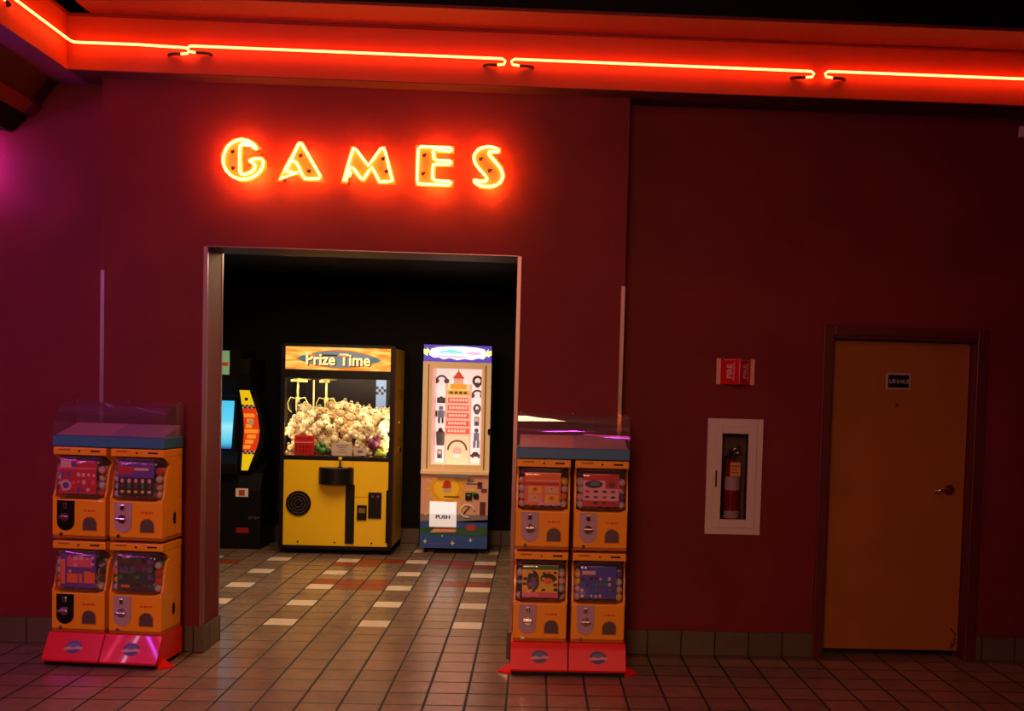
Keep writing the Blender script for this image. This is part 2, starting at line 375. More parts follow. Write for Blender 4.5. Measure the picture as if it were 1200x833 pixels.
def clips(t, xs, axis='x'):
    for x in xs:
        mb = MB()
        if axis == 'x': mb.cyl((x,-.15,ZT-.012),(x,YT-.002,ZT-.012), .005, M['clear'], n=8)
        else: mb.cyl((-2.94,x,ZT-.012),(-2.897,x,ZT-.012), .005, M['clear'], n=8)
        mb.build('tube_support', t)
t = cove_tube('neon_tube', [(-2.895,-1.0,ZT+.0),(-2.895,-.30,ZT),(-2.895,-.235,ZT),(-2.887,-.203,ZT),(-2.872,-.195,ZT),(-2.5,YT,ZT),(-2.21,YT,ZT-.008)],
    'neon tube bent around the left inside corner of the red cove', [((-2.895,-1.0,ZT),(0,1,0),(1,0,0)),((-2.21,YT,ZT-.008),(-1,0,0),ox)]); clips(t, (-2.6,)); clips(t, (-.6,), 'y')
t = cove_tube('neon_tube', [(-2.180,YT,ZT+.004),(-.262,YT,ZT)], 'long straight neon tube on the cove directly above the letters', [((-2.180,YT,ZT+.004),(1,0,0),ox),((-.262,YT,ZT),(-1,0,0),ox)]); clips(t, (-1.5,-.8))
t = cove_tube('neon_tube', [(-.186,YT,ZT),(1.675,YT,ZT-.004)], 'straight neon tube on the cove above the right capsule stand and extinguisher sign', [((-.186,YT,ZT),(1,0,0),ox),((1.675,YT,ZT-.004),(-1,0,0),ox)]); clips(t, (.4,1.1))
t = cove_tube('neon_tube', [(1.785,YT,ZT),(3.9,YT,ZT)], 'rightmost neon tube on the cove, running out of frame above the door', [((1.785,YT,ZT),(1,0,0),ox),((3.9,YT,ZT),(-1,0,0),ox)]); clips(t, (2.42,3.2))
t = cove_tube('neon_tube', [(-2.895,-4.2,ZT),(-2.895,-1.06,ZT)], 'neon tube on the left side cove running toward the viewer', [((-2.895,-4.2,ZT),(0,1,0),(1,0,0)),((-2.895,-1.06,ZT),(0,-1,0),(1,0,0))])

LET = {
'G':[(-1.785,3.220),(-1.814,3.256),(-1.845,3.273),(-1.882,3.280),(-1.919,3.271),(-1.950,3.253),(-1.977,3.222),(-1.993,3.185),(-1.998,3.141),(-1.990,3.104),(-1.969,3.074),(-1.938,3.047),(-1.903,3.034),(-1.866,3.031),(-1.826,3.041),(-1.792,3.059),(-1.765,3.087),(-1.750,3.119),(-1.747,3.144),(-1.756,3.161),(-1.781,3.164),(-1.812,3.159),(-1.836,3.148),(-1.815,3.135),(-1.796,3.123),(-1.799,3.102),(-1.820,3.079),(-1.851,3.065),(-1.879,3.062),(-1.893,3.074),(-1.894,3.101),(-1.896,3.200),(-1.895,3.238),(-1.882,3.255),(-1.857,3.259),(-1.832,3.249),(-1.801,3.225)],
'A':[(-1.644,3.041),(-1.604,3.115),(-1.565,3.187),(-1.532,3.260),(-1.521,3.271),(-1.509,3.261),(-1.465,3.191),(-1.420,3.118),(-1.390,3.069),(-1.401,3.053),(-1.444,3.050),(-1.485,3.050),(-1.504,3.072),(-1.526,3.121),(-1.542,3.148),(-1.564,3.160),(-1.582,3.146),(-1.597,3.112),(-1.600,3.090),(-1.569,3.087),(-1.532,3.088)],
'M':[(-1.243,3.043),(-1.226,3.117),(-1.199,3.211),(-1.186,3.251),(-1.167,3.240),(-1.129,3.190),(-1.092,3.145),(-1.059,3.188),(-1.018,3.250),(-0.999,3.257),(-0.984,3.228),(-0.959,3.126),(-0.937,3.054),(-0.976,3.049),(-1.021,3.047),(-1.043,3.091),(-1.070,3.136),(-1.094,3.103),(-1.122,3.057),(-1.141,3.068),(-1.179,3.118),(-1.203,3.132),(-1.216,3.108),(-1.231,3.044)],
'E':[(-0.689,3.240),(-0.680,3.262),(-0.586,3.251),(-0.567,3.261),(-0.577,3.275),(-0.671,3.274),(-0.765,3.275),(-0.781,3.258),(-0.783,3.151),(-0.784,3.057),(-0.774,3.041),(-0.675,3.041),(-0.581,3.041),(-0.569,3.054),(-0.582,3.064),(-0.666,3.066),(-0.687,3.075),(-0.688,3.126),(-0.685,3.164),(-0.659,3.169),(-0.584,3.169),(-0.570,3.182),(-0.585,3.193),(-0.660,3.193),(-0.681,3.201),(-0.683,3.239)],
'S':[(-0.318,3.261),(-0.284,3.255),(-0.271,3.267),(-0.295,3.285),(-0.342,3.291),(-0.393,3.277),(-0.426,3.243),(-0.431,3.205),(-0.410,3.164),(-0.366,3.119),(-0.337,3.084),(-0.365,3.067),(-0.403,3.075),(-0.422,3.079),(-0.426,3.070),(-0.402,3.047),(-0.345,3.037),(-0.289,3.046),(-0.252,3.076),(-0.243,3.114),(-0.258,3.155),(-0.302,3.205),(-0.341,3.246),(-0.327,3.261)]}
PLATE = {
'G':[(-1.765,3.230),(-1.800,3.269),(-1.844,3.291),(-1.894,3.298),(-1.949,3.284),(-1.996,3.243),(-2.020,3.187),(-2.017,3.131),(-1.990,3.075),(-1.946,3.045),(-1.890,3.015),(-1.828,3.020),(-1.778,3.050),(-1.733,3.105),(-1.731,3.153),(-1.755,3.183),(-1.805,3.183),(-1.861,3.167),(-1.857,3.149),(-1.823,3.131),(-1.835,3.100),(-1.866,3.083),(-1.882,3.085),(-1.882,3.247),(-1.862,3.254),(-1.824,3.234),(-1.805,3.219)],
'A':[(-1.668,3.028),(-1.650,3.074),(-1.541,3.285),(-1.505,3.285),(-1.364,3.035),(-1.500,3.034),(-1.541,3.073),(-1.612,3.068),(-1.640,3.026)],
'M':[(-1.269,3.029),(-1.238,3.134),(-1.208,3.265),(-1.180,3.268),(-1.094,3.167),(-1.019,3.273),(-0.990,3.274),(-0.915,3.034),(-1.034,3.033),(-1.071,3.111),(-1.114,3.042),(-1.138,3.042),(-1.205,3.111),(-1.225,3.029)],
'E':[(-0.800,3.288),(-0.797,3.028),(-0.555,3.028),(-0.553,3.076),(-0.668,3.078),(-0.668,3.158),(-0.558,3.160),(-0.558,3.204),(-0.665,3.206),(-0.665,3.243),(-0.556,3.243),(-0.556,3.288)],
'S':[(-0.260,3.252),(-0.258,3.290),(-0.344,3.306),(-0.410,3.290),(-0.445,3.237),(-0.431,3.181),(-0.352,3.094),(-0.391,3.088),(-0.440,3.093),(-0.438,3.063),(-0.385,3.027),(-0.318,3.022),(-0.248,3.057),(-0.225,3.112),(-0.243,3.173),(-0.316,3.250)]}
HOLE = {'G':[(-1.945,3.205),(-1.941,3.102)],'A':[(-1.521,3.195),(-1.467,3.10)],'M':[(-1.004,3.194),(-0.981,3.115)],'E':[(-0.745,3.225),(-0.750,3.109)],'S':[(-0.389,3.213),(-0.331,3.142)]}
SPINE = {'G':[(-1.83,3.262),(-1.89,3.265),(-1.945,3.235),(-1.972,3.16),(-1.95,3.10),(-1.89,3.055),(-1.82,3.055),(-1.775,3.10),(-1.775,3.14)],
'A':[(-1.625,3.07),(-1.52,3.245),(-1.42,3.07)], 'M':[(-1.225,3.09),(-1.190,3.21),(-1.095,3.11),(-1.005,3.21),(-.965,3.08)],
'E':[(-.60,3.265),(-.735,3.262),(-.735,3.062),(-.60,3.062)], 'S':[(-.31,3.278),(-.375,3.270),(-.405,3.22),(-.33,3.14),(-.275,3.09),(-.335,3.055),(-.39,3.065)]}
POSN = {'G':'first','A':'second','M':'third','E':'fourth','S':'last'}
for ch in 'GAMES':
    pl = PLATE[ch]; xs = [p[0] for p in pl]; cx = (min(xs)+max(xs))/2
    t = thing('neon_sign_letter', 'glowing orange neon capital %s, %s letter of the sign over the entrance' % (ch, POSN[ch]), 'sign letter', (cx*.996, 0, 3.15-.0055))
    sh = lambda p: ((p[0]-cx)*.996, (p[1]-3.15)*.996)
    mb = MB(); mb.prism([sh(p) for p in pl], -.113, -.105, M['plate'], 'y'); mb.build('letter_panel', t)
    mb = MB()
    path = [sh(p) for p in LET[ch]]
    if ch in 'GS': path = smooth_path(path, 1, True)
    mb.tube([(p[0], -.132, p[1]) for p in path], .0085, M['neonL'], 8, closed=True)
    if ch == '-': mb.tube([(p[0]-cx, -.133, p[1]-3.15) for p in [(-1.638,3.042),(-1.622,3.069),(-1.588,3.082)]], .0085, M['neonL'], 8)
    mb.build('neon_tube', t)
    mb = MB(); mb.tube([(p[0]*.996-cx*.996, -.060, (p[1]-3.15)*.996) for p in SPINE[ch]], .010, M['halo_glow'], 8); mb.build('added_halo_tube', t)  # unseen tube added behind the panel to strengthen the halo on the wall
    for (hx, hz) in HOLE[ch]:
        mb = MB(); mb.cyl((hx-cx,-.113,hz-3.15),(hx-cx,-.118,hz-3.15), .011, M['boot'], n=10); mb.cyl((hx-cx,-.117,hz-3.15),(hx-cx+.014,-.130,hz-3.15+.005), .006, M['boot'], n=8)
        mb.build('electrode', t)
    for k in (0, len(pl)//3, 2*len(pl)//3):
        p = sh(((pl[k][0]*.8+cx*.2), pl[k][1]*.8+3.15*.2)); mb = MB(); mb.cyl((p[0],-.105,p[1]),(p[0],0,p[1]), .005, M['boot'], n=8)
        mb.build('standoff', t)

# neon on the side and front walls of the lobby (outside the frame, seen only by its light and reflections)
def wall_neon(pts, m, label, r=.012):
    mb = MB(); mb.tube(pts, r, m, 8); o = mb.build('neon_tube'); tag(o, label, 'neon tube'); return o
M['npurple'] = emis('violet_neon', (.42,.08,1.), 62.)
M['npink'] = emis('pink_neon', (1.,.06,.16), 22.)
M['npink2'] = emis('pink_red_neon', (.80,.08,.85), 100.)
M['nblue'] = emis('ice_blue_neon', (.50,.62,1.), 26.)
wall_neon([(-4.386,-.5,2.9),(-4.386,-5.5,2.9)], M['npurple'], 'violet neon tube along the left side wall')
wall_neon([(-4.386,-.3,3.05),(-4.386,-5.5,3.05)], M['npink'], 'pink neon tube on the left side wall above the violet one')
wall_neon([(-4.386,-2.80,1.7),(-4.386,-2.80,3.1)], M['nblue'], 'upright ice blue neon tube on the left side wall')
wall_neon([(-4.386,-2.58,1.7),(-4.386,-2.58,3.1)], M['npink'], 'upright pink neon tube on the left side wall beside the blue one')
wall_neon([(-3.64,.02,2.95),(-3.64,.02,3.28)], M['npink2'], 'short upright pink neon tube at the left end of the back wall', .01)

# ------------------------------------------------------------------ extinguisher, its cabinet and sign
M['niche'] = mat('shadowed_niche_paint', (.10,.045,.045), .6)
t = thing('extinguisher_cabinet', 'white framed glass-front fire extinguisher cabinet set in the red wall', 'cabinet', (1.3435, .163, .829))
mb = MB(); hw, hh = .186, .777
for (a,b,c,d) in ((-hw,-.1085,0,hh),(.1085,hw,0,hh),(-.1085,.1085,0,.076),(-.1085,.1085,.701,hh)): mb.box(a,b,-.018,0,c,d,M['whitep'])
mb.box(-.1085,-.1045,-.01,.15,.076,.701,M['niche']); mb.box(.1045,.1085,-.01,.15,.076,.701,M['niche']); mb.box(-.1085,.1085,-.01,.15,.076,.08,M['niche']); mb.box(-.1085,.1085,-.01,.15,.697,.701,M['niche']); mb.box(-.1085,.1085,.146,.15,.076,.701,M['niche'])
mb.build('cabinet_frame', t)
mb = MB()
for (a,b,c,d) in ((-.145,-.088,.045,.73),(.088,.145,.045,.73),(-.088,.088,.045,.102),(-.088,.088,.678,.73)): mb.bbox(a,b,-.028,-.0185,c,d,M['whitep'],.003)
dr = mb.build('cabinet_door', t)
mb = MB(); mb.box(-.088,.088,-.023,-.020,.102,.678,M['glass']); mb.build('pane', dr)
mb = MB(); mb.bbox(-.128,-.119,-.042,-.028,.32,.43,M['black'],.003); mb.build('handle', dr)
ex = thing('fire_extinguisher', 'red fire extinguisher with tan tag standing inside the white wall cabinet', 'extinguisher', (1.346, .238, .913))
mb = MB()
prof = [(0,0),(.05,0),(.056,.012),(.056,.33),(.048,.375),(.025,.40),(.018,.415)]
for (r0,z0),(r1,z1) in zip(prof[1:], prof[2:]): mb.cyl((0,0,z0),(0,0,z1), r0, M['exred'], r2=r1, n=24, cap=False)
mb.cyl((0,0,0),(0,0,.002), .05, M['exred'], n=24); mb.build('cylinder', ex)
mb = MB(); mb.cyl((0,0,.415),(0,0,.45),.02,M['chrome']); mb.cyl((0,-.018,.435),(0,-.032,.435),.014,M['chrome']); mb.build('valve', ex)
mb = MB(); mb.tube([(.0,0,.455),(-.03,-.02,.475),(.05,-.03,.505)],.006,M['chrome'],6); mb.tube([(-.035,-.01,.45),(.03,-.03,.462),(.06,-.035,.475)],.006,M['chrome'],6); mb.build('lever', ex)
mb = MB(); mb.tube([(-.018,0,.435),(-.055,-.01,.43),(-.065,-.02,.36),(-.064,-.02,.18),(-.062,-.02,.12)],.008,M['black'],8); mb.cyl((-.062,-.02,.12),(-.062,-.02,.04),.008,M['black'],r2=.014,n=12); mb.build('hose', ex)
def band(name, z0, z1, m, a0=-2.6, a1=-.5, r=.0572, p=ex):
    mb = MB(); n = 10; vs = []
    for i in range(n+1):
        a = a0+(a1-a0)*i/n; vs += [(r*cos(a), r*sin(a), z0), (r*cos(a), r*sin(a), z1)]
    mb.faces(vs, [(2*i,2*i+2,2*i+3,2*i+1) for i in range(n)], m, True); return mb.build(name, p)
M['tan'] = mat('tan_paper_tag', (.75,.30,.12), .6)
band('label_plate', .21, .30, M['greyp']); band('lower_band', .02, .07, M['greyp'], -2.9, -.2)
mb = MB(); mb.box(-.025,.045,-.066,-.064,.305,.40,M['tan']); mb.box(-.02,.04,-.067,-.066,.372,.378,M['exred']); mb.box(-.02,.03,-.067,-.066,.35,.354,M['exred']); mb.box(-.02,.035,-.067,-.066,.33,.334,M['exred']); mb.build('inspection_tag', ex)
sg = thing('fire_extinguisher_sign', 'red V-shaped projecting wall sign with white edges above the extinguisher cabinet', 'sign', (1.331, .163, 1.835))
M['signred'] = mat('sign_red', (.50,.006,.010), .8, spec=.1); M['signwhite'] = mat('sign_white', (.70,.32,.30), .5)
mb = MB(); A, Bp, Cp = (-.102,-.004), (.012,-.085), (.102,-.004)
mb.prism([A,Bp,Cp], 0, .172, M['signred'], 'z')
for xa, xb in ((-.128,-.100),(.100,.128)): mb.box(xa,xb,-.006,0,0,.172,M['signwhite'])
mb.build('sign_body', sg)
mb = MB(); mb.tube([(.012,-.087,.002),(.012,-.087,.170)], .0035, M['signwhite'], 6); mb.build('ridge_strip', sg)
for (P, Q, nm) in ((A, Bp, 'left'), (Bp, Cp, 'right')):
    mb = MB(); t2 = MB()
    text('FIRE', t2, M['signwhite'], 0, 0, 0, .052, .0008, .0015, rot=-pi/2)
    text('EXTINGUISHER', t2, M['signwhite'], .030, 0, 0, .018, .0008, .0003, rot=-pi/2)
    t2.box(-.045,.045,-.0008,.0008,.076,.079,M['signwhite'])
    ang = math.atan2(Q[1]-P[1], Q[0]-P[0]); c = ((P[0]+Q[0])/2, (P[1]+Q[1])/2)
    nx, ny = sin(ang), -cos(ang)
    mt = Matrix.Translation((c[0]+nx*.0015, c[1]+ny*.0015, .086)) @ Matrix.Rotation(ang, 4, 'Z')
    for v in t2.bm.verts: v.co = mt @ v.co
    o = t2.build('lettering', sg)
mb = MB(); mb.bbox(3.175,3.30,.125,.163,3.535,3.605,M['whitep'],.006)
o = mb.build('wall_sensor'); tag(o, 'small pale box mounted high on the wall at the right edge', 'sensor')

# ------------------------------------------------------------------ capsule vending stands
def decal(mb, rng, x0, x1, z0, z1, y, cols, nx, nz, fill=.8, shape='mix'):
    """printed picture: a loose grid of small flat coloured shapes on a card"""
    cw, ch_ = (x1-x0)/nx, (z1-z0)/nz
    for i in range(nx):
        for j in range(nz):
            if rng.random() > fill: continue
            c = rng.choice(cols); cx = x0+(i+.5)*cw+rng.uniform(-.1,.1)*cw; cz = z0+(j+.5)*ch_+rng.uniform(-.1,.1)*ch_
            a = rng.uniform(.25,.42)
            if shape == 'ell' or (shape == 'mix' and rng.random() < .5): mb.ell(cx, cz, cw*a, ch_*a*rng.uniform(.7,1), y-.0008, c, 10, dep=.0008)
            else: mb.box(cx-cw*a, cx+cw*a, y-.0008, y, cz-ch_*a*.7, cz+ch_*a*.7, c)
CM = {}
def C(name, r, g, b): 
    if name not in CM: CM[name] = mat('print_'+name, srgb(r, g, b), .45)
    return CM[name]
CR, CP, CPK, CV, CO, CY, CG, CDG, CK, CW, CB, CBR = (C('red',205,25,35), C('pink',235,95,130), C('pale_pink',240,175,185), C('violet',105,60,165), C('tangerine',245,120,25),
   C('yellow',250,205,50), C('green',60,130,60), C('dark_green',35,60,40), C('black',18,15,20), C('offwhite',235,225,220), C('blue',55,75,190), C('brown',95,50,30))
def card_art(kind, mb, rng, x0, x1, z0, z1, y):
    w, h = x1-x0, z1-z0
    bx = lambda a,b,c,d,m,k=1: mb.box(x0+a*w, x0+b*w, y-.0008*k-.0008, y-.0008*k, z0+c*h, z0+d*h, m)
    if kind == 'pinkred':
        mb.box(x0,x1,y,y+.002,z0,z1,CR); bx(0,1,.74,.80,CP); bx(0,.3,.8,1,CPK); decal(mb,rng,x0,x1,z0+.75*h,z1,y-.001,[CPK,CR,CV],4,1)
        decal(mb,rng,x0,x1,z0,z0+.7*h,y-.001,[CP,CR,CPK,CV],7,3); mb.ell(x0+.15*w,z0+.25*h,.035,.035,y-.003,CPK,16); mb.ell(x0+.15*w,z0+.25*h,.02,.02,y-.005,CV,16)
    elif kind == 'figures':
        mb.box(x0,x1,y,y+.002,z0,z1,CV); bx(.02,.42,.66,.88,CR); bx(.45,.85,.76,.84,CPK); bx(0,1,0,.55,CK)
        for i in range(5):
            cx = x0+(.12+.19*i)*w; mb.ell(cx,z0+.45*h,.011,.013,y-.003,CPK,10); mb.box(cx-.009,cx+.009,y-.002,y-.001,z0+.22*h,z0+.40*h,CG if i%2 else CBR); mb.ell(cx,z0+.12*h,.012,.010,y-.003,CY,10)
    elif kind == 'letters':
        mb.box(x0,x1,y,y+.002,z0,z1,CV); bx(.02,.14,.1,.85,CO); bx(.2,.9,.62,.9,CP); bx(.2,.5,.14,.42,CO); bx(.54,.62,.14,.42,CO); bx(.68,.98,.14,.5,CO); decal(mb,rng,x0+.2*w,x1,z0+.4*h,z1,y-.002,[CV,CPK,CP],5,3)
    elif kind == 'forest':
        mb.box(x0,x1,y,y+.002,z0,z1,CDG); bx(0,1,.55,.9,CBR); bx(.02,.45,.5,.8,CG); bx(.05,.35,.06,.14,CO); decal(mb,rng,x0,x1,z0,z1,y-.001,[CG,CDG,CBR,CK,CV],6,4)
    elif kind == 'faces':
        mb.box(x0,x1,y,y+.002,z0,z1,CO); bx(0,1,.80,1,CO); bx(.05,.95,.74,.78,CPK); bx(0,.95,.6,.7,CR)
        for i in range(2):
            for j in range(2): 
                mb.box(x0+(.1+.46*i)*w,x0+(.48+.46*i)*w,y-.0016,y-.0008,z0+(.1+.26*j)*h,z0+(.33+.26*j)*h,CY if (i+j)%2 else CPK)
                mb.ell(x0+(.29+.46*i)*w,z0+(.22+.26*j)*h,.018,.014,y-.004,CO if (i+j)%2 else CY,12); mb.ell(x0+(.29+.46*i)*w,z0+(.24+.26*j)*h,.004,.005,y-.006,CK,8)
        bx(.4,1,0,.1,CPK)
    elif kind == 'cars':
        mb.box(x0,x1,y,y+.002,z0,z1,CR); bx(0,1,.18,.80,CPK); mb.ell(x0+.3*w,z0+.68*h,.055,.024,y-.004,C('slate',45,50,70),20); mb.ell(x0+.33*w,z0+.70*h,.03,.012,y-.006,C('slate_light',110,115,140),16)
        bx(.62,.98,.55,.82,CR,2); mb.ell(x0+.8*w,z0+.67*h,.022,.018,y-.005,CBR,12)
        for i in range(4):
            for j in range(3): mb.ell(x0+(.12+.24*i)*w, z0+(.12+.17*j)*h, .016,.008,y-.004,[CR,CK,C('slate',0,0,0),CV][(i+2*j)%4],10)
    elif kind == 'monsters':
        mb.box(x0,x1,y,y+.002,z0,z1,CY); bx(0,1,.86,1,CG); bx(0,1,0,.16,CP); mb.ell(x0+.3*w,z0+.5*h,.038,.07,y-.003,CK,14); mb.ell(x0+.3*w,z0+.45*h,.018,.04,y-.005,CV,10)
        mb.ell(x0+.72*w,z0+.6*h,.05,.03,y-.003,CK,14); mb.ell(x0+.72*w,z0+.52*h,.03,.02,y-.005,CO,10); decal(mb,rng,x0,x1,z0+.15*h,z0+.85*h,y-.004,[CK,CO,CY,CBR],6,4,.6)
    else:
        mb.box(x0,x1,y,y+.002,z0,z1,CB); bx(.05,.42,.74,.86,CPK); bx(0,.6,.6,.68,CV); decal(mb,rng,x0,x1,z0,z0+.7*h,y-.001,[CV,CB,CPK,CG,CK,CPK],8,4,.9)

CAPC = {'pinkred':[CR,CPK,CP],'figures':[CO,CV,CR],'letters':[CO,CDG,CK],'forest':[CO,CR,CY,CG],'faces':[CO,CY,CPK,CK],'cars':[CPK,CR,CG,CV],'monsters':[CPK,CDG,CK],'dolls':[CPK,CY,CV]}
capsule_src = {}
M['capclear'] = mat('frosted_clear_capsule', (.62,.55,.60), .25, coat=.4)
def capsule(cm, loc, label, group, rot):
    if cm.name not in capsule_src:
        mb = MB(); t = bmesh.new(); bmesh.ops.create_uvsphere(t, u_segments=14, v_segments=8, radius=.0235)
        k0, k1 = mb.mi(cm), mb.mi(M['capclear']); mp = {v: mb.bm.verts.new(v.co) for v in t.verts}
        for f in t.faces:
            n = mb.bm.faces.new([mp[v] for v in f.verts]); n.smooth = True; n.material_index = k0 if f.calc_center_median().z < 0 else k1
        t.free(); mb.cyl((0,0,-.0015),(0,0,.0015),.0243,M['capclear'],n=14)
        o = mb.build('toy_capsule'); capsule_src[cm.name] = o
    else:
        o = capsule_src[cm.name].copy(); COL.objects.link(o)
    o.location = loc; o.rotation_euler = rot; tag(o, label, 'capsule', group); return o

def dispenser(root, cx, z, kind, plate, rng, side):
    """one vending unit: z = bottom, 0.57 tall, .34 wide, front at y=0 in the stand's frame"""
    hw = .168
    mb = MB(); O = M['orange']
    # housing with a scooped cradle for the globe
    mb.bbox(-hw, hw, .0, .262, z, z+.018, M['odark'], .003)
    mb.bbox(-hw, hw, -.012, .262, z+.018, z+.245, O, .010, 3)
    for s in (-1, 1):                          # raised front corners beside the globe
        mb.prism([(s*hw*.985,z+.24),(s*(hw-.012),z+.24),(s*(hw-.055),z+.243),(s*hw*.985,z+.265)] if s > 0 else [(s*hw*.985,z+.24),(s*hw*.985,z+.265),(s*(hw-.055),z+.243),(s*(hw-.012),z+.24)], -.010, .05, O, 'y')
        # side cheek with the concave curve sweeping back round the globe
        pts = [(.262,z+.24)] + [(-.006,z+.24),(.0,z+.262)] + [(.02+.075*(1-cos(a)), z+.262+.20*sin(a)) for a in [i*pi/2/7 for i in range(1,8)]] + [(.06,z+.49),(.0,z+.515),(.262,z+.515)]
        mb.prism(pts, s*hw-(.012 if s > 0 else 0), s*hw+(0 if s > 0 else .012), O, 'x')
    mb.box(-hw, hw, .25, .262, z+.24, z+.52, M['black'])
    mb.bbox(-hw, hw, -.004, .262, z+.515, z+.563, O, .006)
    h = mb.build('dispenser', root, (cx, 0, 0))
    # globe
    mb = MB(); t = bmesh.new(); bmesh.ops.create_cube(t, size=1)
    for v in t.verts: v.co = Vector((v.co.x*.312, .10+v.co.y*.25, z+.382+v.co.z*.258))
    bmesh.ops.bevel(t, geom=t.edges[:], offset=.045, segments=5, affect='EDGES', profile=.5); mb.merge(t, M['clear'], True); mb.build('globe', h)
    mb = MB(); card_art(kind, mb, rng, -.116, .108, z+.278, z+.482, -.006); mb.build('display_card', h)
    if kind in ('faces', 'letters', 'figures'): mb = MB(); mb.box(-.10, .10, .012, .016, z+.470, z+.505, C('ink',30,30,55)); mb.build('card_header', h)
    # coin mechanism
    mb = MB(); px, pz, r = -.078, z+.135, .054
    pts = [(px+r*cos(a), pz-.03+r*sin(a)) for a in [pi+i*pi/12 for i in range(13)]] + [(px+r, z+.236), (px-r, z+.236)]
    mb.prism(pts, -.020, -.012, M[plate], 'y'); pl = mb.build('coin_plate', h)
    mb = MB(); mb.cyl((px,-.020,pz),(px,-.034,pz),.026,M['chrome'],n=18); mb.bbox(px-.030,px+.030,-.055,-.034,pz-.008,pz+.008,M['chrome'],.004); mb.build('crank_knob', pl)
    mb = MB(); mb.bbox(px-.013,px+.013,-.030,-.020,z+.188,z+.222,M['chrome'],.003); mb.box(px-.003,px+.003,-.031,-.030,z+.195,z+.216,M['black']); mb.build('coin_slot', pl)
    # chute
    mb = MB(); qx, qz, q = .072, z+.095, .046
    pts = [(qx-q, z+.052),(qx+q, z+.052)] + [(qx+q*cos(a), qz+q*sin(a)) for a in [i*pi/12 for i in range(13)]]
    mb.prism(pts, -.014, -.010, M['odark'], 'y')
    pts = [(qx-q*.88, z+.058),(qx+q*.88, z+.058)] + [(qx+q*.88*cos(a), qz+q*.88*sin(a)) for a in [i*pi/12 for i in range(13)]]
    mb.prism(pts, -.016, -.013, M['greydk'], 'y'); mb.build('capsule_chute', h)
    mb = MB()
    for i, wd in enumerate((.010,.008,.014,.010,.012,.008)): mb.box(qx-.040+i*.014, qx-.040+i*.014+wd*.8, -.0135, -.012, z+.170, z+.182, CR)
    mb.build('price_sticker', h)
    mb = MB(); mb.cyl((-.105,-.012,z+.028),(-.105,-.024,z+.028),.011,M['chrome'],n=12); mb.build('lock', h)
    mb = MB(); mb.cyl((-.0,-.004,z+.540),(-.0,-.010,z+.540),.007,M['chrome'],n=10); mb.build('screw', h)
    mb = MB(); mb.box(.07,.13,-.0055,-.004,z+.536,z+.546,M['black']); mb.build('vent_slot', h)
    mb = MB(); mb.box(-.13,-.06,-.0055,-.004,z+.542,z+.552,M['odark']); mb.build('worn_sticker', h)
    return h
M['greydk'] = mat('dark_grey_chute', (.085,.050,.062), .5)
M['logob'] = mat('blue_oval_print', (.05,.06,.22), .35); M['logop'] = mat('pink_script_print', (.62,.28,.25), .35)

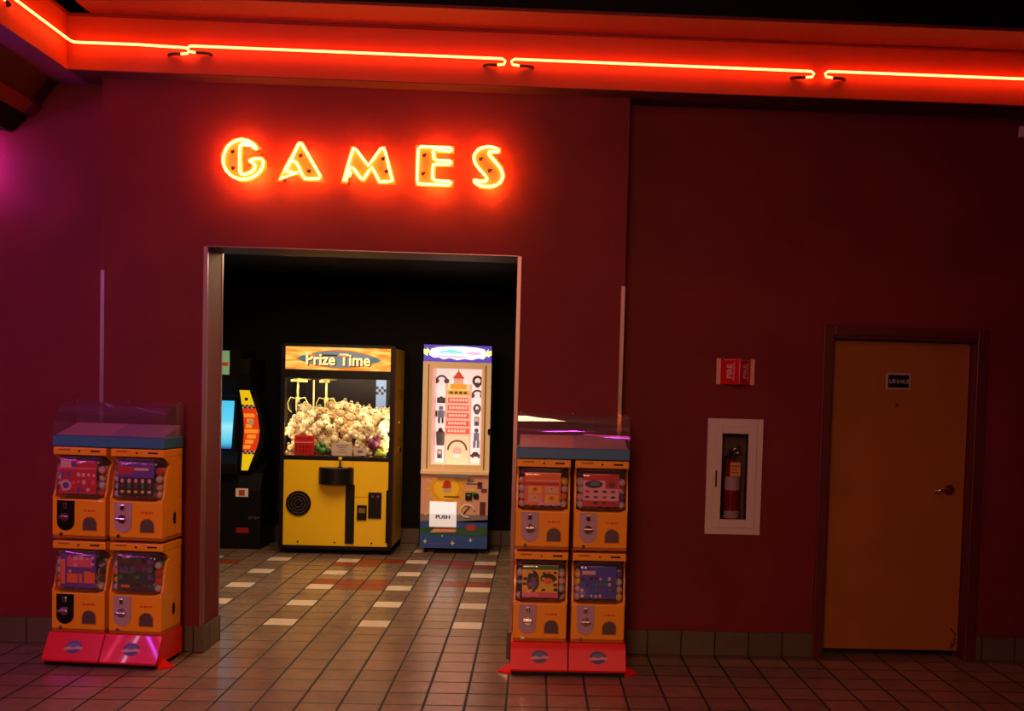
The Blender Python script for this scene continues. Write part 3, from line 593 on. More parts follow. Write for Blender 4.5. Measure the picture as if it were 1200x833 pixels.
def stand(name_label, loc, rz, kinds, plates, where, feet):
    t = thing('capsule_vending_stand', name_label, 'vending machine', loc, rz); rng = random.Random(len(name_label))
    k = 0; mx = Matrix.Translation(loc) @ Matrix.Rotation(rz, 4, 'Z')
    for ri, z in enumerate((.770, .192)):
        for ci, cx in enumerate((-.181, .181)):
            kd = kinds[k]; dispenser(t, cx, z, kd, plates[ci], rng, ci); k += 1
            pos = ('upper', 'lower')[ri]+' '+('left', 'right')[ci]
            lab = 'small round toy capsule inside the %s globe of the %s capsule stand' % (pos, where)
            grp = 'toy capsules in the %s globe of the %s stand' % (pos, where); cl = CAPC[kd]
            spots = [(sx*(.131-.002*(r % 2)), yy, z+.285+.047*r) for r in range(4) for sx in (-1, 1) for yy in (.03, .082)]
            spots += [(-.08+.052*i, .075, z+.283) for i in range(4)] + [(-.08+.052*i, .075, z+.333) for i in range(4)] + [(-.06+.06*i, .075, z+.430) for i in range(3)]
            for (a, b, c) in spots:
                if c > z+.44: continue
                p = mx @ Vector((cx+a+rng.uniform(-.002,.002), b, c)); capsule(rng.choice(cl), p, lab, grp, (rng.uniform(0,6), rng.uniform(0,6), 0))
    # header with slanted paper and clear lid
    mb = MB(); mb.bbox(-.352,.352,-.006,.262,1.338,1.408,M['blue'],.005)
    mb.prism([(.004,1.4085),(.255,1.475),(.255,1.4085)], -.335, .0, M['lav'], 'x'); mb.prism([(.004,1.4085),(.255,1.475),(.255,1.4085)], .0, .335, M['lav2'], 'x'); mb.build('header_tray', t)
    mb = MB(); mb.cyl((0,-.006,1.375),(0,-.012,1.375),.010,M['blue']); mb.build('header_screw', t)
    out = [(-.008,1.400),(-.004,1.43),(.010,1.49),(.035,1.545),(.075,1.585),(.13,1.605),(.26,1.612)]
    mb = MB(); X0, X1 = -.350, .350
    vs = []
    for (yy, zz) in out: vs += [(X0,yy,zz),(X1,yy,zz)]
    vs += [(X0,.262,1.40),(X1,.262,1.40)]; n = len(out)+1
    fs = [(2*i,2*i+1,2*i+3,2*i+2) for i in range(n-1)]+[tuple(range(0,2*n,2)), tuple(range(2*n-1,0,-2))]
    mb.faces(vs, fs[:-2], M['clear'], True); mb.faces([vs[i] for i in range(0,2*n,2)], [tuple(range(n))], M['clear']); mb.faces([vs[i] for i in range(1,2*n,2)], [tuple(range(n))], M['clear'])
    mb.build('clear_lid', t)
    for x in (-.33, 0, .33):
        mb = MB(); mb.cyl((x,.245,1.614),(x,.245,1.620),.008,M['chrome'],n=8); mb.build('lid_screw', t)
    for cx in (-.181, .181):
        mb = MB(); mb.prism([(-.098,.030),(-.102,.042),(-.018,.190),(-.010,.192),(.262,.192),(.262,.030)], cx-.177, cx+.177, M['redp'], 'x')
        b = mb.build('sloping_base', t)
        mb = MB(); sl = math.atan2(.148, .084); q = bmesh.new()
        tmp = MB(); tmp.ell(0,0,.052,.040,-.001,M['logob'],26,dep=.001)
        tmp.ell(.0,.012,.034,.012,-.0018,M['logob2'],20,dep=.0008)
        tmp.prism([(-.062,-.010),(-.03,.004),(0,-.004),(.03,.006),(.062,.0),(.055,-.016),(.02,-.012),(-.02,-.018),(-.05,-.02)], -.003,-.002, M['logop'], 'y')
        mt = Matrix.Translation((cx+.004,-.062,.113)) @ Matrix.Rotation(-(pi/2-sl), 4, 'X') @ Matrix.Translation((0,-.001,0))
        for v in tmp.bm.verts: v.co = mt @ v.co
        tag(tmp.build('logo_badge', b), 'blue oval badge with a pale wavy band')
    mb = MB(); mb.box(-.345,.345,-.094,.25,.010,.031,M['black']); mb.build('plinth', t)
    for x in (-.30, .30):
        for y in (-.05, .22): mb = MB(); mb.cyl((x-.014,y,.014),(x+.014,y,.014),.0138,M['black'],n=14); mb.build('caster', t)
    for s in feet:
        mb = MB(); x0 = s*.352
        mb.faces([(x0,-.07,.0),(x0+s*.085,-.015,.0),(x0,.06,.0),(x0,-.07,.010),(x0+s*.085,-.015,.008),(x0,.06,.01),(x0+s*.004,-.01,.060)], [(0,1,4,3),(1,2,5,4),(3,4,6),(4,5,6),(3,6,5),(0,3,5,2),(0,2,1)], M['redp']); mb.build('stabilizer_foot', t)
    for z in (.33, .90):
        mb = MB(); mb.ell(0,0,.016,.038,0,M['black'],18,dep=.003); o = mb.build('side_handle', t); o.rotation_euler = (0,0,pi/2); o.location = (.3505,.15,z); o.data.transform(Matrix.Translation((0,-.003,0)))
    return t
M['lav2'] = mat('grey_lilac_tray_paper', (.40,.27,.44), .5, noise=.15, nscale=60); M['logob2'] = mat('grey_blue_print', (.10,.13,.26), .35)
stand('orange capsule toy stand left of the arcade entrance, with black and lilac coin plates', (-2.600, -.325, 0), radians(-5.5), ['pinkred','figures','letters','forest'], ['black','greyp'], 'left', (1,))
stand('orange capsule toy stand right of the arcade entrance, all its coin plates lilac', (.2445, -.322, 0), 0, ['faces','cars','monsters','dolls'], ['greyp','greyp'], 'right', (-1,1))

# ------------------------------------------------------------------ claw machine
PX_, PY_ = -2.037, 4.0
t = thing('claw_machine', 'yellow claw crane machine with an orange lit marquee and a heap of cream plush', 'arcade machine', (PX_, PY_, 0))
Lx = lambda x: x-PX_
W2 = .582; DP = .76
mb = MB()
mb.box(-W2,-W2+.03,.0,DP,.05,2.17,M['black']); mb.box(W2-.035,W2-.003,.02,DP,.05,2.17,M['black']); mb.box(-W2,W2-.003,DP-.02,DP,.05,2.17,M['black'])
mb.box(-W2,W2-.003,.0,DP,2.145,2.17,M['black']); mb.box(-W2+.03,W2-.035,.02,DP-.02,.985,1.0,M['black']); mb.box(-W2,W2-.003,.0,DP,.05,.075,M['black'])
mb.bbox(-W2,-W2+.045,-.012,.03,.05,2.165,M['black'],.004); mb.bbox(W2-.045,W2-.003,-.012,.03,.05,2.165,M['black'],.004)
mb.bbox(-W2+.04,W2-.04,-.012,.03,1.818,1.905,M['black'],.004); mb.bbox(-W2+.04,W2-.04,-.012,.03,.975,1.018,M['black'],.004); mb.box(-W2+.04,W2-.04,-.01,.02,.05,.088,M['black'])
mb.build('cabinet_shell', t)
mb = MB(); mb.box(W2-.003,W2,.0,.09,.08,2.16,M['maroon']); mb.build('side_trim', t)
mb = MB(); mb.box(W2-.003,W2+.0005,.09,DP,.08,2.15,M['yellow'])
for z, h in ((1.62,.10),(1.15,.06)): mb.box(W2+.0005,W2+.002,.30,.70,z,z+h,C('gold',200,150,20))
mb.build('side_panel', t)
mb = MB(); mb.bbox(W2,W2+.014,.40,.52,1.05,1.10,M['chrome'],.003); mb.build('side_latch', t)
mb = MB(); mb.bbox(-W2+.045,W2-.045,-.006,.016,.088,.975,M['yellow'],.003); fp = mb.build('front_panel', t)
mb = MB(); mb.box(Lx(-1.86),Lx(-1.545),-.0075,-.0062,.60,.606,M['odark']); mb.box(Lx(-1.863),Lx(-1.860),-.0075,-.0062,.09,.97,M['odark']); mb.build('panel_seam', fp)
for x in (-2.42,-2.04,-1.66):
    mb = MB(); mb.cyl((Lx(x),-.006,.125),(Lx(x),-.011,.125),.009,M['black'],n=10); mb.build('bolt', fp)
mb = MB(); mb.cyl((Lx(-2.416),-.007,.525),(Lx(-2.416),-.022,.525),.128,M['black'],n=40)
for r in (.10,.07,.04): mb.tube([(Lx(-2.416)+r*cos(a),-.024,.525+r*sin(a)) for a in [i*2*pi/24 for i in range(24)]],.003,M['greydk'],5,closed=True)
mb.build('speaker_grille', t)
mb = MB(); hx = Lx(-2.034); n = 16; rr = .178
arc = [(hx-rr*cos(pi*i/n), -.006-.16*sin(pi*i/n)) for i in range(n+1)]
mb.prism(arc, .735, .900, M['black'], 'z')
mb.prism([(hx-rr*.94*cos(pi*i/n), -.008-.15*sin(pi*i/n)) for i in range(n+1)], .900, .908, M['greydk'], 'z'); cs = mb.build('control_shelf', t)
mb = MB(); jx = Lx(-1.985); mb.cyl((jx,-.08,.908),(jx,-.08,.985),.008,M['black'],n=10); mb.sphere((jx,-.08,1.0),.020,M['yellow']); mb.cyl((jx,-.08,.908),(jx,-.08,.918),.026,M['black']); mb.build('joystick', cs)
mb = MB(); mb.cyl((jx+.10,-.07,.908),(jx+.10,-.07,.920),.018,CR); mb.build('button', cs)
mb = MB(); mb.bbox(Lx(-1.935),Lx(-1.842),-.020,-.006,.115,.73,M['black'],.004); mb.build('prize_door_strip', t)
mb = MB(); mb.bbox(Lx(-1.815),Lx(-1.715),-.024,-.006,.365,.52,M['black'],.004); mb.box(Lx(-1.80),Lx(-1.73),-.026,-.024,.44,.49,C('bronze',120,85,45)); mb.build('coin_return', t)
mb = MB(); mb.bbox(Lx(-1.700),Lx(-1.565),-.022,-.006,.385,.655,M['black'],.004); cb = mb.build('coin_door', t)
for x in (-1.655,-1.600):
    mb = MB(); mb.cyl((Lx(x),-.022,.612),(Lx(x),-.030,.612),.016,M['chrome'],n=14); mb.build('coin_slot', cb)
mb = MB(); mb.bbox(W2-.062,W2-.043,-.018,-.006,.13,.68,M['black'],.003); mb.build('door_edge_trim', t)
for x in (-.50,.50):
    for y in (.08,.68): mb = MB(); mb.cyl((x,y,0),(x,y,.05),.028,M['black'],r2=.02,n=12); mb.build('leveling_foot', t)
# marquee
M['mq'] = bpy.data.materials.new('lit_orange_marquee'); M['mq'].use_nodes = True; nt = M['mq'].node_tree; bs = nt.nodes['Principled BSDF']
tc = nt.nodes.new('ShaderNodeTexCoord'); mp_ = nt.nodes.new('ShaderNodeMapping'); mp_.inputs['Scale'].default_value = (2.2,1,14); ns = nt.nodes.new('ShaderNodeTexNoise'); ns.inputs['Scale'].default_value = 1.6; ns.inputs['Distortion'].default_value = .8
cr = nt.nodes.new('ShaderNodeValToRGB'); cr.color_ramp.elements[0].position = .38; cr.color_ramp.elements[0].color = (*srgb(225,125,35),1); cr.color_ramp.elements[1].position = .62; cr.color_ramp.elements[1].color = (*srgb(250,195,95),1)
nt.links.new(tc.outputs['Object'], mp_.inputs[0]); nt.links.new(mp_.outputs[0], ns.inputs['Vector']); nt.links.new(ns.outputs['Fac'], cr.inputs[0]); nt.links.new(cr.outputs[0], bs.inputs['Base Color']); nt.links.new(cr.outputs[0], bs.inputs['Emission Color']); bs.inputs['Emission Strength'].default_value = .85
mb = MB(); mb.box(-W2+.045,W2-.045,-.004,.012,1.907,2.138,M['mq']); mq = mb.build('marquee', t)
def em(name, r, g, b, s): 
    c = srgb(r,g,b); return mat(name, c, .5, emit=c, es=s)
M['lens'] = em('marquee_blue_lens', 95,120,130,.8); M['lens2'] = em('marquee_teal', 60,105,120,.8); M['mtxt'] = em('marquee_cream_text', 250,215,150,1.); M['mshadow'] = em('marquee_shadow', 50,35,30,.5); M['mtop'] = em('marquee_text_red', 215,95,55,1.)
mb = MB()
lens = lambda k, kz, y, m: mb.prism([(-.43*k+.86*k*i/20, .0+ .085*kz*sin(pi*i/20)**.8) for i in range(21)]+[(.43*k-.86*k*i/20, -.085*kz*sin(pi*i/20)**.8) for i in range(1,20)], y, y+.002, m, 'y')
lens(1.03,1.12,-.0065,M['mshadow2'] if 'mshadow2' in M else em('marquee_burnt_orange',190,90,30,.8)); lens(1,1,-.009,M['lens'])
mb.ell(-.36,0,.05,.03,-.0105,M['lens2']); mb.ell(.36,0,.045,.028,-.0105,M['lens2']); mb.box(-.19,-.02,-.0105,-.009,.030,.046,M['mshadow'])
o = mb.build('marquee_emblem', mq); o.location = (0.01,0,2.018)
mb = MB(); text('Prize Time', mb, M['mshadow'], .008, -.0125, 2.002, .165, .001, .006, sx=.92); text('Prize Time', mb, M['mtxt'], -.002, -.0155, 2.008, .165, .001, .004, sx=.92)
mb.build('marquee_lettering', mq)
mb = MB(); mb.box(-.305,-.235,-.0175,-.0168,2.045,2.062,M['mtop']); mb.box(.0,.085,-.0175,-.0168,2.045,2.060,M['mtop']); mb.build('lettering_highlight', mq)
# glass + interior
mb = MB(); mb.box(-W2+.045,W2-.045,.002,.006,1.018,1.818,M['glass']); mb.build('front_window', t)
M['back'] = mat('dark_patterned_backdrop', (.005,.0035,.007), .5, spec=.2, noise=.6, nscale=9)
mb = MB(); mb.box(-W2+.03,W2-.035,DP-.035,DP-.02,1.0,2.0,M['back']); mb.build('backdrop', t)
mb = MB(); mb.box(W2-.30,W2-.19,DP-.042,DP-.036,1.35,1.85,C('sky_blue',130,170,245)); 
for i in range(4):
    for j in range(3):
        if (i+j) % 2 == 0: mb.box(W2-.30+.0275*i, W2-.2725+.0275*i, DP-.045, DP-.042, 1.66+.03*j, 1.69+.03*j, C('navy',25,35,80))
mb.build('checkered_strip', t)
M['tube'] = emis('cabinet_lamp', (1.,.84,.52), 95.)
for x in (-.5545, .5405):
    mb = MB(); mb.cyl((x,.042,1.10),(x,.042,1.80),.006,M['tube'],n=8); mb.build('interior_lamp', t)
mb = MB(); mb.cyl((-.45,.10,1.88),(.45,.10,1.88),.014,M['tube'],n=8); mb.build('interior_lamp', t)
M['brass'] = mat('brass_claw', (.85,.72,.28), .3, .6)
for (x, y) in ((-.445,.16),(-.165,.24)):
    mb = MB(); mb.box(x-.07,x+.10 if x < -.3 else x+.03,y-.02,y+.02,1.775,1.80,M['brass']); mb.box(x-.02,x+.02,.05,.70,1.80,1.812,M['brass'])
    mb.cyl((x,y,1.775),(x,y,1.56),.012,M['brass'],n=10); mb.cyl((x,y,1.62),(x,y,1.56),.022,M['brass'],n=12); c = mb.build('claw_carriage', t)
    for k in range(3):
        a = [0.15, pi-.15, -pi/2][k]; d = lambda r: (x+r*cos(a), y+r*sin(a)*.6)
        mb = MB(); mb.tube([(*d(.015),1.60),(*d(.075),1.615),(*d(.105),1.555),(*d(.095),1.49),(*d(.06),1.455)], .006, M['brass'], 6); mb.build('prong', c)
mb = MB(); mb.cyl((-.31,.30,1.80),(-.31,.30,1.0),.010,M['brass'],n=10); mb.build('chute_post', t)
# signs standing inside against the window
mb = MB(); mb.bbox(Lx(-2.475),Lx(-2.275),.015,.05,1.02,1.225,CR,.004)
for z in (1.06,1.10,1.15,1.19): mb.box(Lx(-2.465),Lx(-2.285),.0135,.015,z,z+.008,CPK if z == 1.15 else C('deep_red',150,25,20))
for i in range(5): mb.box(Lx(-2.46)+.036*i,Lx(-2.45)+.036*i,.0135,.015,1.03,1.14,C('deep_red',0,0,0))
mb.build('red_sign', t)
def card(nm, x0, x1, z0, z1, rows, par=t, y=.012):
    mb = MB(); mb.box(Lx(x0),Lx(x1),y,y+.003,z0,z1,C('card_grey',205,190,185))
    for (a,b,c,d) in rows: mb.box(Lx(x0)+(x1-x0)*a,Lx(x0)+(x1-x0)*b,y-.001,y,z0+(z1-z0)*c,z0+(z1-z0)*d,C('card_ink',110,85,105))
    return mb.build(nm, par)
card('notice_card',-2.090,-1.880,1.025,1.155,[(.2,.8,.78,.84),(.3,.7,.62,.66),(.35,.65,.45,.5),(.25,.75,.25,.3)])
card('notice_card',-1.862,-1.735,1.030,1.112,[(.3,.7,.35,.65)])
# plush heap
M['cream'] = mat('cream_plush', (.80,.68,.44), .85, noise=.1, nscale=30, bump=.6, bscale=120); M['tanp'] = mat('tan_plush', (.62,.40,.20), .85, bump=.6, bscale=120); M['brownp'] = mat('brown_felt', (.22,.08,.03), .8)
def plush(body, muz, ear):
    mb = MB()
    mb.sphere((0,0,-.055),.048,body,(1,.9,1.1),12,8); mb.sphere((0,-.006,.012),.052,body,(1.08,.95,.95),14,9)
    for s in (-1,1): 
        mb.sphere((s*.040,0,.055),.019,body,(1,.6,1),8,6); mb.sphere((s*.040,-.009,.055),.011,ear,(1,.5,1),8,6)
        mb.sphere((s*.050,-.020,-.045),.019,body,(1,1,1.6),8,6); mb.sphere((s*.032,-.035,-.090),.022,body,(1,1.3,1),8,6)
        mb.sphere((s*.018,-.049,.022),.006,M['black'],(1,1,1),6,5)
    mb.sphere((0,-.046,.002),.020,muz,(1.2,.8,.9),8,6); mb.sphere((0,-.062,.008),.008,M['brownp'],(1.3,1,.9),6,5)
    return mb.build('plush_bear')
srcs = []
for q, (a, b, c) in enumerate(((M['cream'],M['cream'],M['brownp']),(M['cream'],M['tanp'],M['tanp']),(M['tanp'],M['cream'],M['brownp']))): srcs.append([plush(a,b,c), False, q])
plab = ['cream plush bear with brown ears in the claw machine heap', 'cream plush bear with a tan muzzle in the claw machine heap', 'tan plush bear with a cream muzzle in the claw machine heap']
rng = random.Random(3)
for row, (yy, zs) in enumerate(((.130,(1.075,1.195,1.315)),(.255,(1.15,1.28,1.405)),(.380,(1.34,1.46)),(.505,(1.37,1.49)),(.63,(1.39,1.51,)))):
    for zi, zz in enumerate(zs):
        for i in range(8):
            x = PX_-.465+.1325*i+(.025 if (zi+row) % 2 else -.02)+rng.uniform(-.01,.01)
            z = zz+rng.uniform(-.012,.012)+(.03*sin(i*1.3+row) if zi == len(zs)-1 else 0)
            k = rng.choice((0,0,0,1,1,2)) if zi else rng.choice((0,1,2,2))
            s = srcs[k]
            if s[1]: o = s[0].copy(); COL.objects.link(o)
            else: o = s[0]; s[1] = True
            o.location = (x, PY_+yy+rng.uniform(-.01,.01), z-.01); o.rotation_euler = (rng.uniform(-.6,.6), rng.uniform(-.9,.9), rng.uniform(-.9,.9)); sc = rng.uniform(.86,1.0); o.scale = (sc,sc,sc)
            tag(o, plab[k], 'plush toy', ['cream brown-eared plush bears in the claw machine','cream tan-muzzled plush bears in the claw machine','tan plush bears in the claw machine'][k])
def toy(name, label, loc, parts):
    mb = MB()
    for p in parts: mb.sphere(p[0], p[1], p[2], p[3] if len(p) > 3 else (1,1,1), 12, 8)
    o = mb.build(name); o.location = loc; return tag(o, label, 'plush toy')
PUR = C('plum',110,25,75); LIM = C('lime',175,185,60)
toy('plush_dragon', 'plum purple plush toy low in the claw machine window at right', (-1.675,PY_+.075,1.15), [((0,0,0),.062,PUR),((.03,0,.055),.042,PUR),((-.05,-.01,.03),.028,PUR),((.06,-.01,.085),.018,PUR),((.05,-.03,.065),.007,M['black'])])
toy('plush_frog', 'lime green plush toy in the lower right corner of the claw machine window', (-1.590,PY_+.055,1.05), [((0,0,0),.048,LIM,(1.2,.8,.7)),((-.03,0,.032),.018,LIM),((.03,0,.032),.018,LIM),((-.03,-.014,.036),.006,M['black']),((.03,-.014,.036),.006,M['black'])])
toy('plush_caterpillar', 'dark green plush toy beside the red sign in the claw machine', (-2.185,PY_+.06,1.07), [((-.06,0,.03),.036,CG),((-.01,0,0),.040,CG),((.045,0,-.005),.036,CDG),((.0,0,.06),.028,CG),((-.07,-.02,.05),.012,CG),((-.07,-.032,.05),.005,M['black'])])

# ------------------------------------------------------------------ tower prize machine
SX, SY = -.829, 4.2
M['creamlam'] = mat('cream_metal_frame', (.88,.66,.42), .4)
M['lit'] = em('lit_white_panel', 238,225,225,.72); M['litw'] = em('lit_warm_panel', 240,212,175,.62); M['litpink'] = em('lit_pink_panel', 225,180,165,.5)
t = thing('tower_prize_machine', 'narrow cream-framed prize machine with a brightly lit white window and blue lower cabinet', 'arcade machine', (SX, SY, 0))
mb = MB(); L_ = M['creamlam']
mb.box(-.355,-.27,.0,.55,.875,2.03,L_); mb.box(.27,.355,.0,.55,.875,2.03,L_); mb.box(-.27,.27,.53,.55,.875,2.03,L_); mb.box(-.27,.27,.0,.55,1.965,2.03,L_); mb.box(-.27,.27,.0,.55,.875,.945,L_)
mb.box(-.358,-.34,-.008,.0,.875,2.03,M['white']); mb.box(.345,.358,-.008,.0,.875,2.03,M['white'])
for s in (-1,1):
    mb.box(s*.30-.006,s*.30+.006,-.004,0,.90,2.0,C('bronze',0,0,0))
mb.build('upper_frame', t)
mb = MB(); mb.box(-.355,.355,.012,.55,2.03,2.205,L_); mb.build('marquee_box', t)
M['mqw'] = em('lit_marquee_white', 240,240,250,1.1); M['mqb'] = em('lit_marquee_blue', 70,60,170,.9); M['mqt'] = em('lit_marquee_teal', 110,215,215,1.); M['mqy'] = em('lit_marquee_yellow', 245,245,150,1.); M['mqp'] = em('lit_marquee_pink', 230,170,215,1.)
mb = MB(); mb.box(-.355,.355,-.004,.012,2.030,2.205,M['mqb'])
mb.prism([(-.30,2.10),(-.25,2.07),(-.20,2.075),(-.15,2.055),(-.08,2.07),(0,2.05),(.07,2.065),(.15,2.055),(.22,2.075),(.27,2.065),(.31,2.11),(.28,2.17),(.2,2.185),(.05,2.195),(-.1,2.19),(-.22,2.18),(-.28,2.16)],-.007,-.004,M['mqw'],'y')
for s in (-1,1): mb.prism([(s*.355,2.16),(s*.32,2.15),(s*.325,2.175),(s*.27,2.12),(s*.31,2.12),(s*.315,2.085),(s*.355,2.11)] if s < 0 else [(s*.355,2.16),(s*.355,2.11),(s*.315,2.085),(s*.31,2.12),(s*.27,2.12),(s*.325,2.175),(s*.32,2.15)],-.009,-.007,M['mqy'],'y')
mb.prism([(-.20,2.115),(-.14,2.125),(-.06,2.12),(.04,2.12),(.06,2.14),(-.02,2.15),(-.08,2.165),(-.13,2.145),(-.17,2.145)],-.0095,-.007,M['mqt'],'y'); mb.ell(.17,2.125,.08,.018,-.009,M['mqp'],16); mb.ell(-.05,2.085,.18,.010,-.009,M['mqp'],16)
mb.build('lit_marquee', t)
mb = MB(); mb.box(-.268,.268,.42,.53,.945,1.965,M['lit']); mb.build('lit_backdrop', t)
mb = MB(); mb.box(-.268,-.255,.02,.42,.945,1.965,M['litpink']); mb.box(.255,.268,.02,.42,.945,1.965,M['litpink']); mb.box(-.268,.268,.02,.42,.935,.947,M['litw']); mb.build('window_lining', t)
mb = MB(); mb.box(-.268,.268,.004,.008,.945,1.965,M['glass']); mb.build('front_window', t)
mb = MB(); mb.box(-.12,.12,.24,.26,.945,1.80,M['litw']); mb.box(-.14,-.12,.23,.26,.945,1.80,M['litpink']); mb.box(.12,.14,.23,.26,.945,1.80,M['litpink']); mb.build('centre_column', t)
M['step'] = em('lit_red_step', 215,90,80,.7); M['steptx'] = em('lit_step_mark', 250,205,190,.7)
for k in range(5):
    z = 1.265+.083*k; hw = .125-.004*k
    mb = MB(); mb.box(-hw,hw,.20,.24,z,z+.058,M['step'])
    for i in range(6): mb.box(-hw+.022+.033*i, -hw+.044+.033*i, .198,.20,z+.018,z+.044,M['steptx'])
    mb.build('light_step', t)
mb = MB(); mb.box(-.115,.115,.20,.24,1.685,1.73,em('lit_gold_step',195,150,50,.7)); 
for i in range(4): mb.box(-.09+.05*i,-.06+.05*i,.198,.20,1.695,1.718,C('olive',95,85,30))
mb.build('light_step', t)
M['otop'] = em('lit_orange_top', 240,150,40,.8); M['rtop'] = em('lit_red_top', 200,75,40,.7)
mb = MB(); mb.box(-.085,.085,.17,.24,1.745,1.80,M['otop']); mb.box(-.05,.05,.17,.24,1.80,1.86,M['litpink']); mb.cyl((0,.20,1.86),(0,.20,1.93),.065,M['rtop'],r2=.012,n=16); mb.cyl((0,.20,1.93),(0,.20,1.955),.006,M['rtop'],n=6); mb.build('tower_top', t)
mb = MB(); mb.tube([(.10*cos(a),.228,1.09+.10*sin(a)) for a in [i*pi/14 for i in range(15)]],.010,C('taupe',120,100,80),8); mb.box(-.13,.13,.23,.24,.95,1.24,M['litw']); 
mb.ell(0,1.08,.05,.04,.226,M['litpink'],16); mb.ell(0,1.03,.04,.02,.226,M['lit'],16); mb.build('dial_panel', t)
mb = MB(); mb.bbox(.335,.375,-.035,.01,1.275,1.335,M['black'],.008); mb.cyl((.35,-.035,1.31),(.38,-.05,1.36),.010,M['black'],n=8); mb.build('side_lock', t)
# lower cabinet art
mb = MB(); mb.box(-.355,.355,.0,.55,.06,.875,M['black']); mb.bbox(-.36,.36,-.05,.0,.845,.885,L_,.006); mb.build('lower_cabinet', t)
mb = MB(); y = -.004
PI2, BL, GN, SK, GO = C('sand_pink',215,165,150), C('sea_blue',30,75,160), C('sea_green',20,80,60), C('stone',130,115,120), C('sun_gold',240,180,50)
mb.box(-.355,.355,y,.0,.42,.845,PI2); mb.box(-.355,.355,y,.0,.34,.42,SK); mb.prism([(-.355,.06),(.355,.06),(.355,.34),(.355,.37),(.2,.36),(0,.345),(-.2,.35),(-.355,.34)],y,0,BL,'y')
mb.prism([(-.355,.215),(-.2,.20),(0,.205),(.2,.19),(.355,.20),(.355,.29),(.2,.295),(0,.28),(-.2,.285),(-.355,.27)],y-.0015,y,GN,'y')
sx, sz = -.085, .685
for k in range(28):
    a = 2*pi*k/28; r1 = .24 if k % 2 else .40
    if sin(a) > 0: r1 = min(r1, .17/abs(sin(a)) if abs(sin(a)) > .1 else r1)
    if cos(a) < 0: r1 = min(r1, .30)
    p = lambda r, aa: (sx+r*cos(aa)*(.95), sz+r*sin(aa)*.9)
    mb.prism([p(.05,a-.25), p(r1*.8,a-.05), p(r1*.8,a+.05), p(.05,a+.25)], y-.002, y, GO, 'y')
mb.ell(sx,sz,.17,.14,y-.003,C('sun_orange',235,170,20),28); mb.ell(sx,sz+.01,.13,.115,y-.0045,C('sun_yellow',250,205,40),28)
for (a,b,r) in ((-.30,.42,.02),(-.30,.13,.022),(-.01,.115,.026),(.18,.15,.022),(-.12,.19,.012)):
    pts = [(a+(r if i % 2 == 0 else r*.4)*cos(i*pi/4), b+(r if i % 2 == 0 else r*.4)*sin(i*pi/4)*1.2) for i in range(8)]
    mb.prism(pts, y-.003, y, C('star_cream',215,205,150), 'y')
mb.prism([(-.27,.103),(-.05,.100),(-.05,.108),(-.27,.111)],y-.003,y,CV,'y'); mb.ell(.18,.285,.055,.035,y-.003,C('coral',165,50,55),16)
mb.prism([(-.25,.225),(-.21,.262),(.03,.262),(.02,.235)],y-.003,y,C('peach',225,160,130),'y'); mb.box(-.20,.02,y-.003,y,.262,.285,C('rust',170,75,55))
for (a,b,c,d,m) in ((.13,.20,.77,.80,SK),(.12,.28,.745,.755,CBR),(.24,.29,.70,.77,C('maroon',90,30,45)),(.28,.34,.66,.70,PUR),(.18,.24,.62,.66,CG),(.27,.33,.42,.56,C('maroon',0,0,0)),(-.10,.0,.50,.56,C('rust',0,0,0)),(-.11,.05,.60,.615,CBR)): mb.box(a,b,y-.006,y-.003,c,d,m)
mb.ell(sx+.005,.735,.042,.045,y-.006,CR,18); mb.box(sx-.045,sx+.05,y-.007,y-.005,.70,.72,C('rust',0,0,0)); mb.ell(sx+.005,.68,.045,.028,y-.007,C('sand_pink',0,0,0),18)
mb.tube([(.14+.065*cos(a)*1.1,y-.006,.46+.065*sin(a)) for a in [i*2*pi/20 for i in range(17)]],.009,C('offwhite',0,0,0),6); mb.tube([(.10,y-.006,.43),(.17,y-.006,.52)],.007,C('maroon',0,0,0),6)
mb.build('cabinet_artwork', t)
mb = MB(); mb.bbox(.115,.185,-.026,y,.575,.655,M['black'],.006); mb.bbox(.20,.255,-.022,y,.59,.645,M['black'],.006); mb.box(.13,.17,-.028,-.026,.62,.64,CG); mb.build('control_button', t)
mb = MB(); mb.bbox(-.19,.16,-.055,-.045,.815,.84,C('slate_light',0,0,0),.003); mb.build('control_ledge', t)
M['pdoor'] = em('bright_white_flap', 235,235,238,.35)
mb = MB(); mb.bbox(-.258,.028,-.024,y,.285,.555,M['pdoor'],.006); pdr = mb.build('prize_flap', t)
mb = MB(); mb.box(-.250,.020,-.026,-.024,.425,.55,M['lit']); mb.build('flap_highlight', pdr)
mb = MB(); text('PUSH', mb, C('ink_blue',45,55,130), -.115, -.026, .392, .052, .0008, .002, sx=1.25); mb.build('push_lettering', pdr)
for x in (-.30,.30):
    for yy in (.06,.48): mb = MB(); mb.cyl((x-.012,yy,.03),(x+.012,yy,.03),.03,M['black'],n=14); mb.build('caster', t)
GR, DGR, STB = C('watch_grey',95,95,105), C('dark_grey',60,58,62), C('steel_blue',120,140,180)
def prize(name, label, x, z, cat, fn):
    mb = MB(); fn(mb); o = mb.build(name); o.location = (SX+x, SY+.36, z); tag(o, label, cat); return o
ring = lambda m, r, kx=1: (lambda mb: (mb.tube([(r*kx*cos(a),0,r*sin(a)) for a in [i*2*pi/18 for i in range(18)]],.014,m,6,closed=True), mb.cyl((0,.012,-r),(0,-.014,-r),.028,m,n=14), mb.cyl((0,.058,0),(0,.0,0),.003,m,n=6)))
def rod(mb): mb.cyl((0,.058,.0),(0,0,.0),.003,GR,n=6)
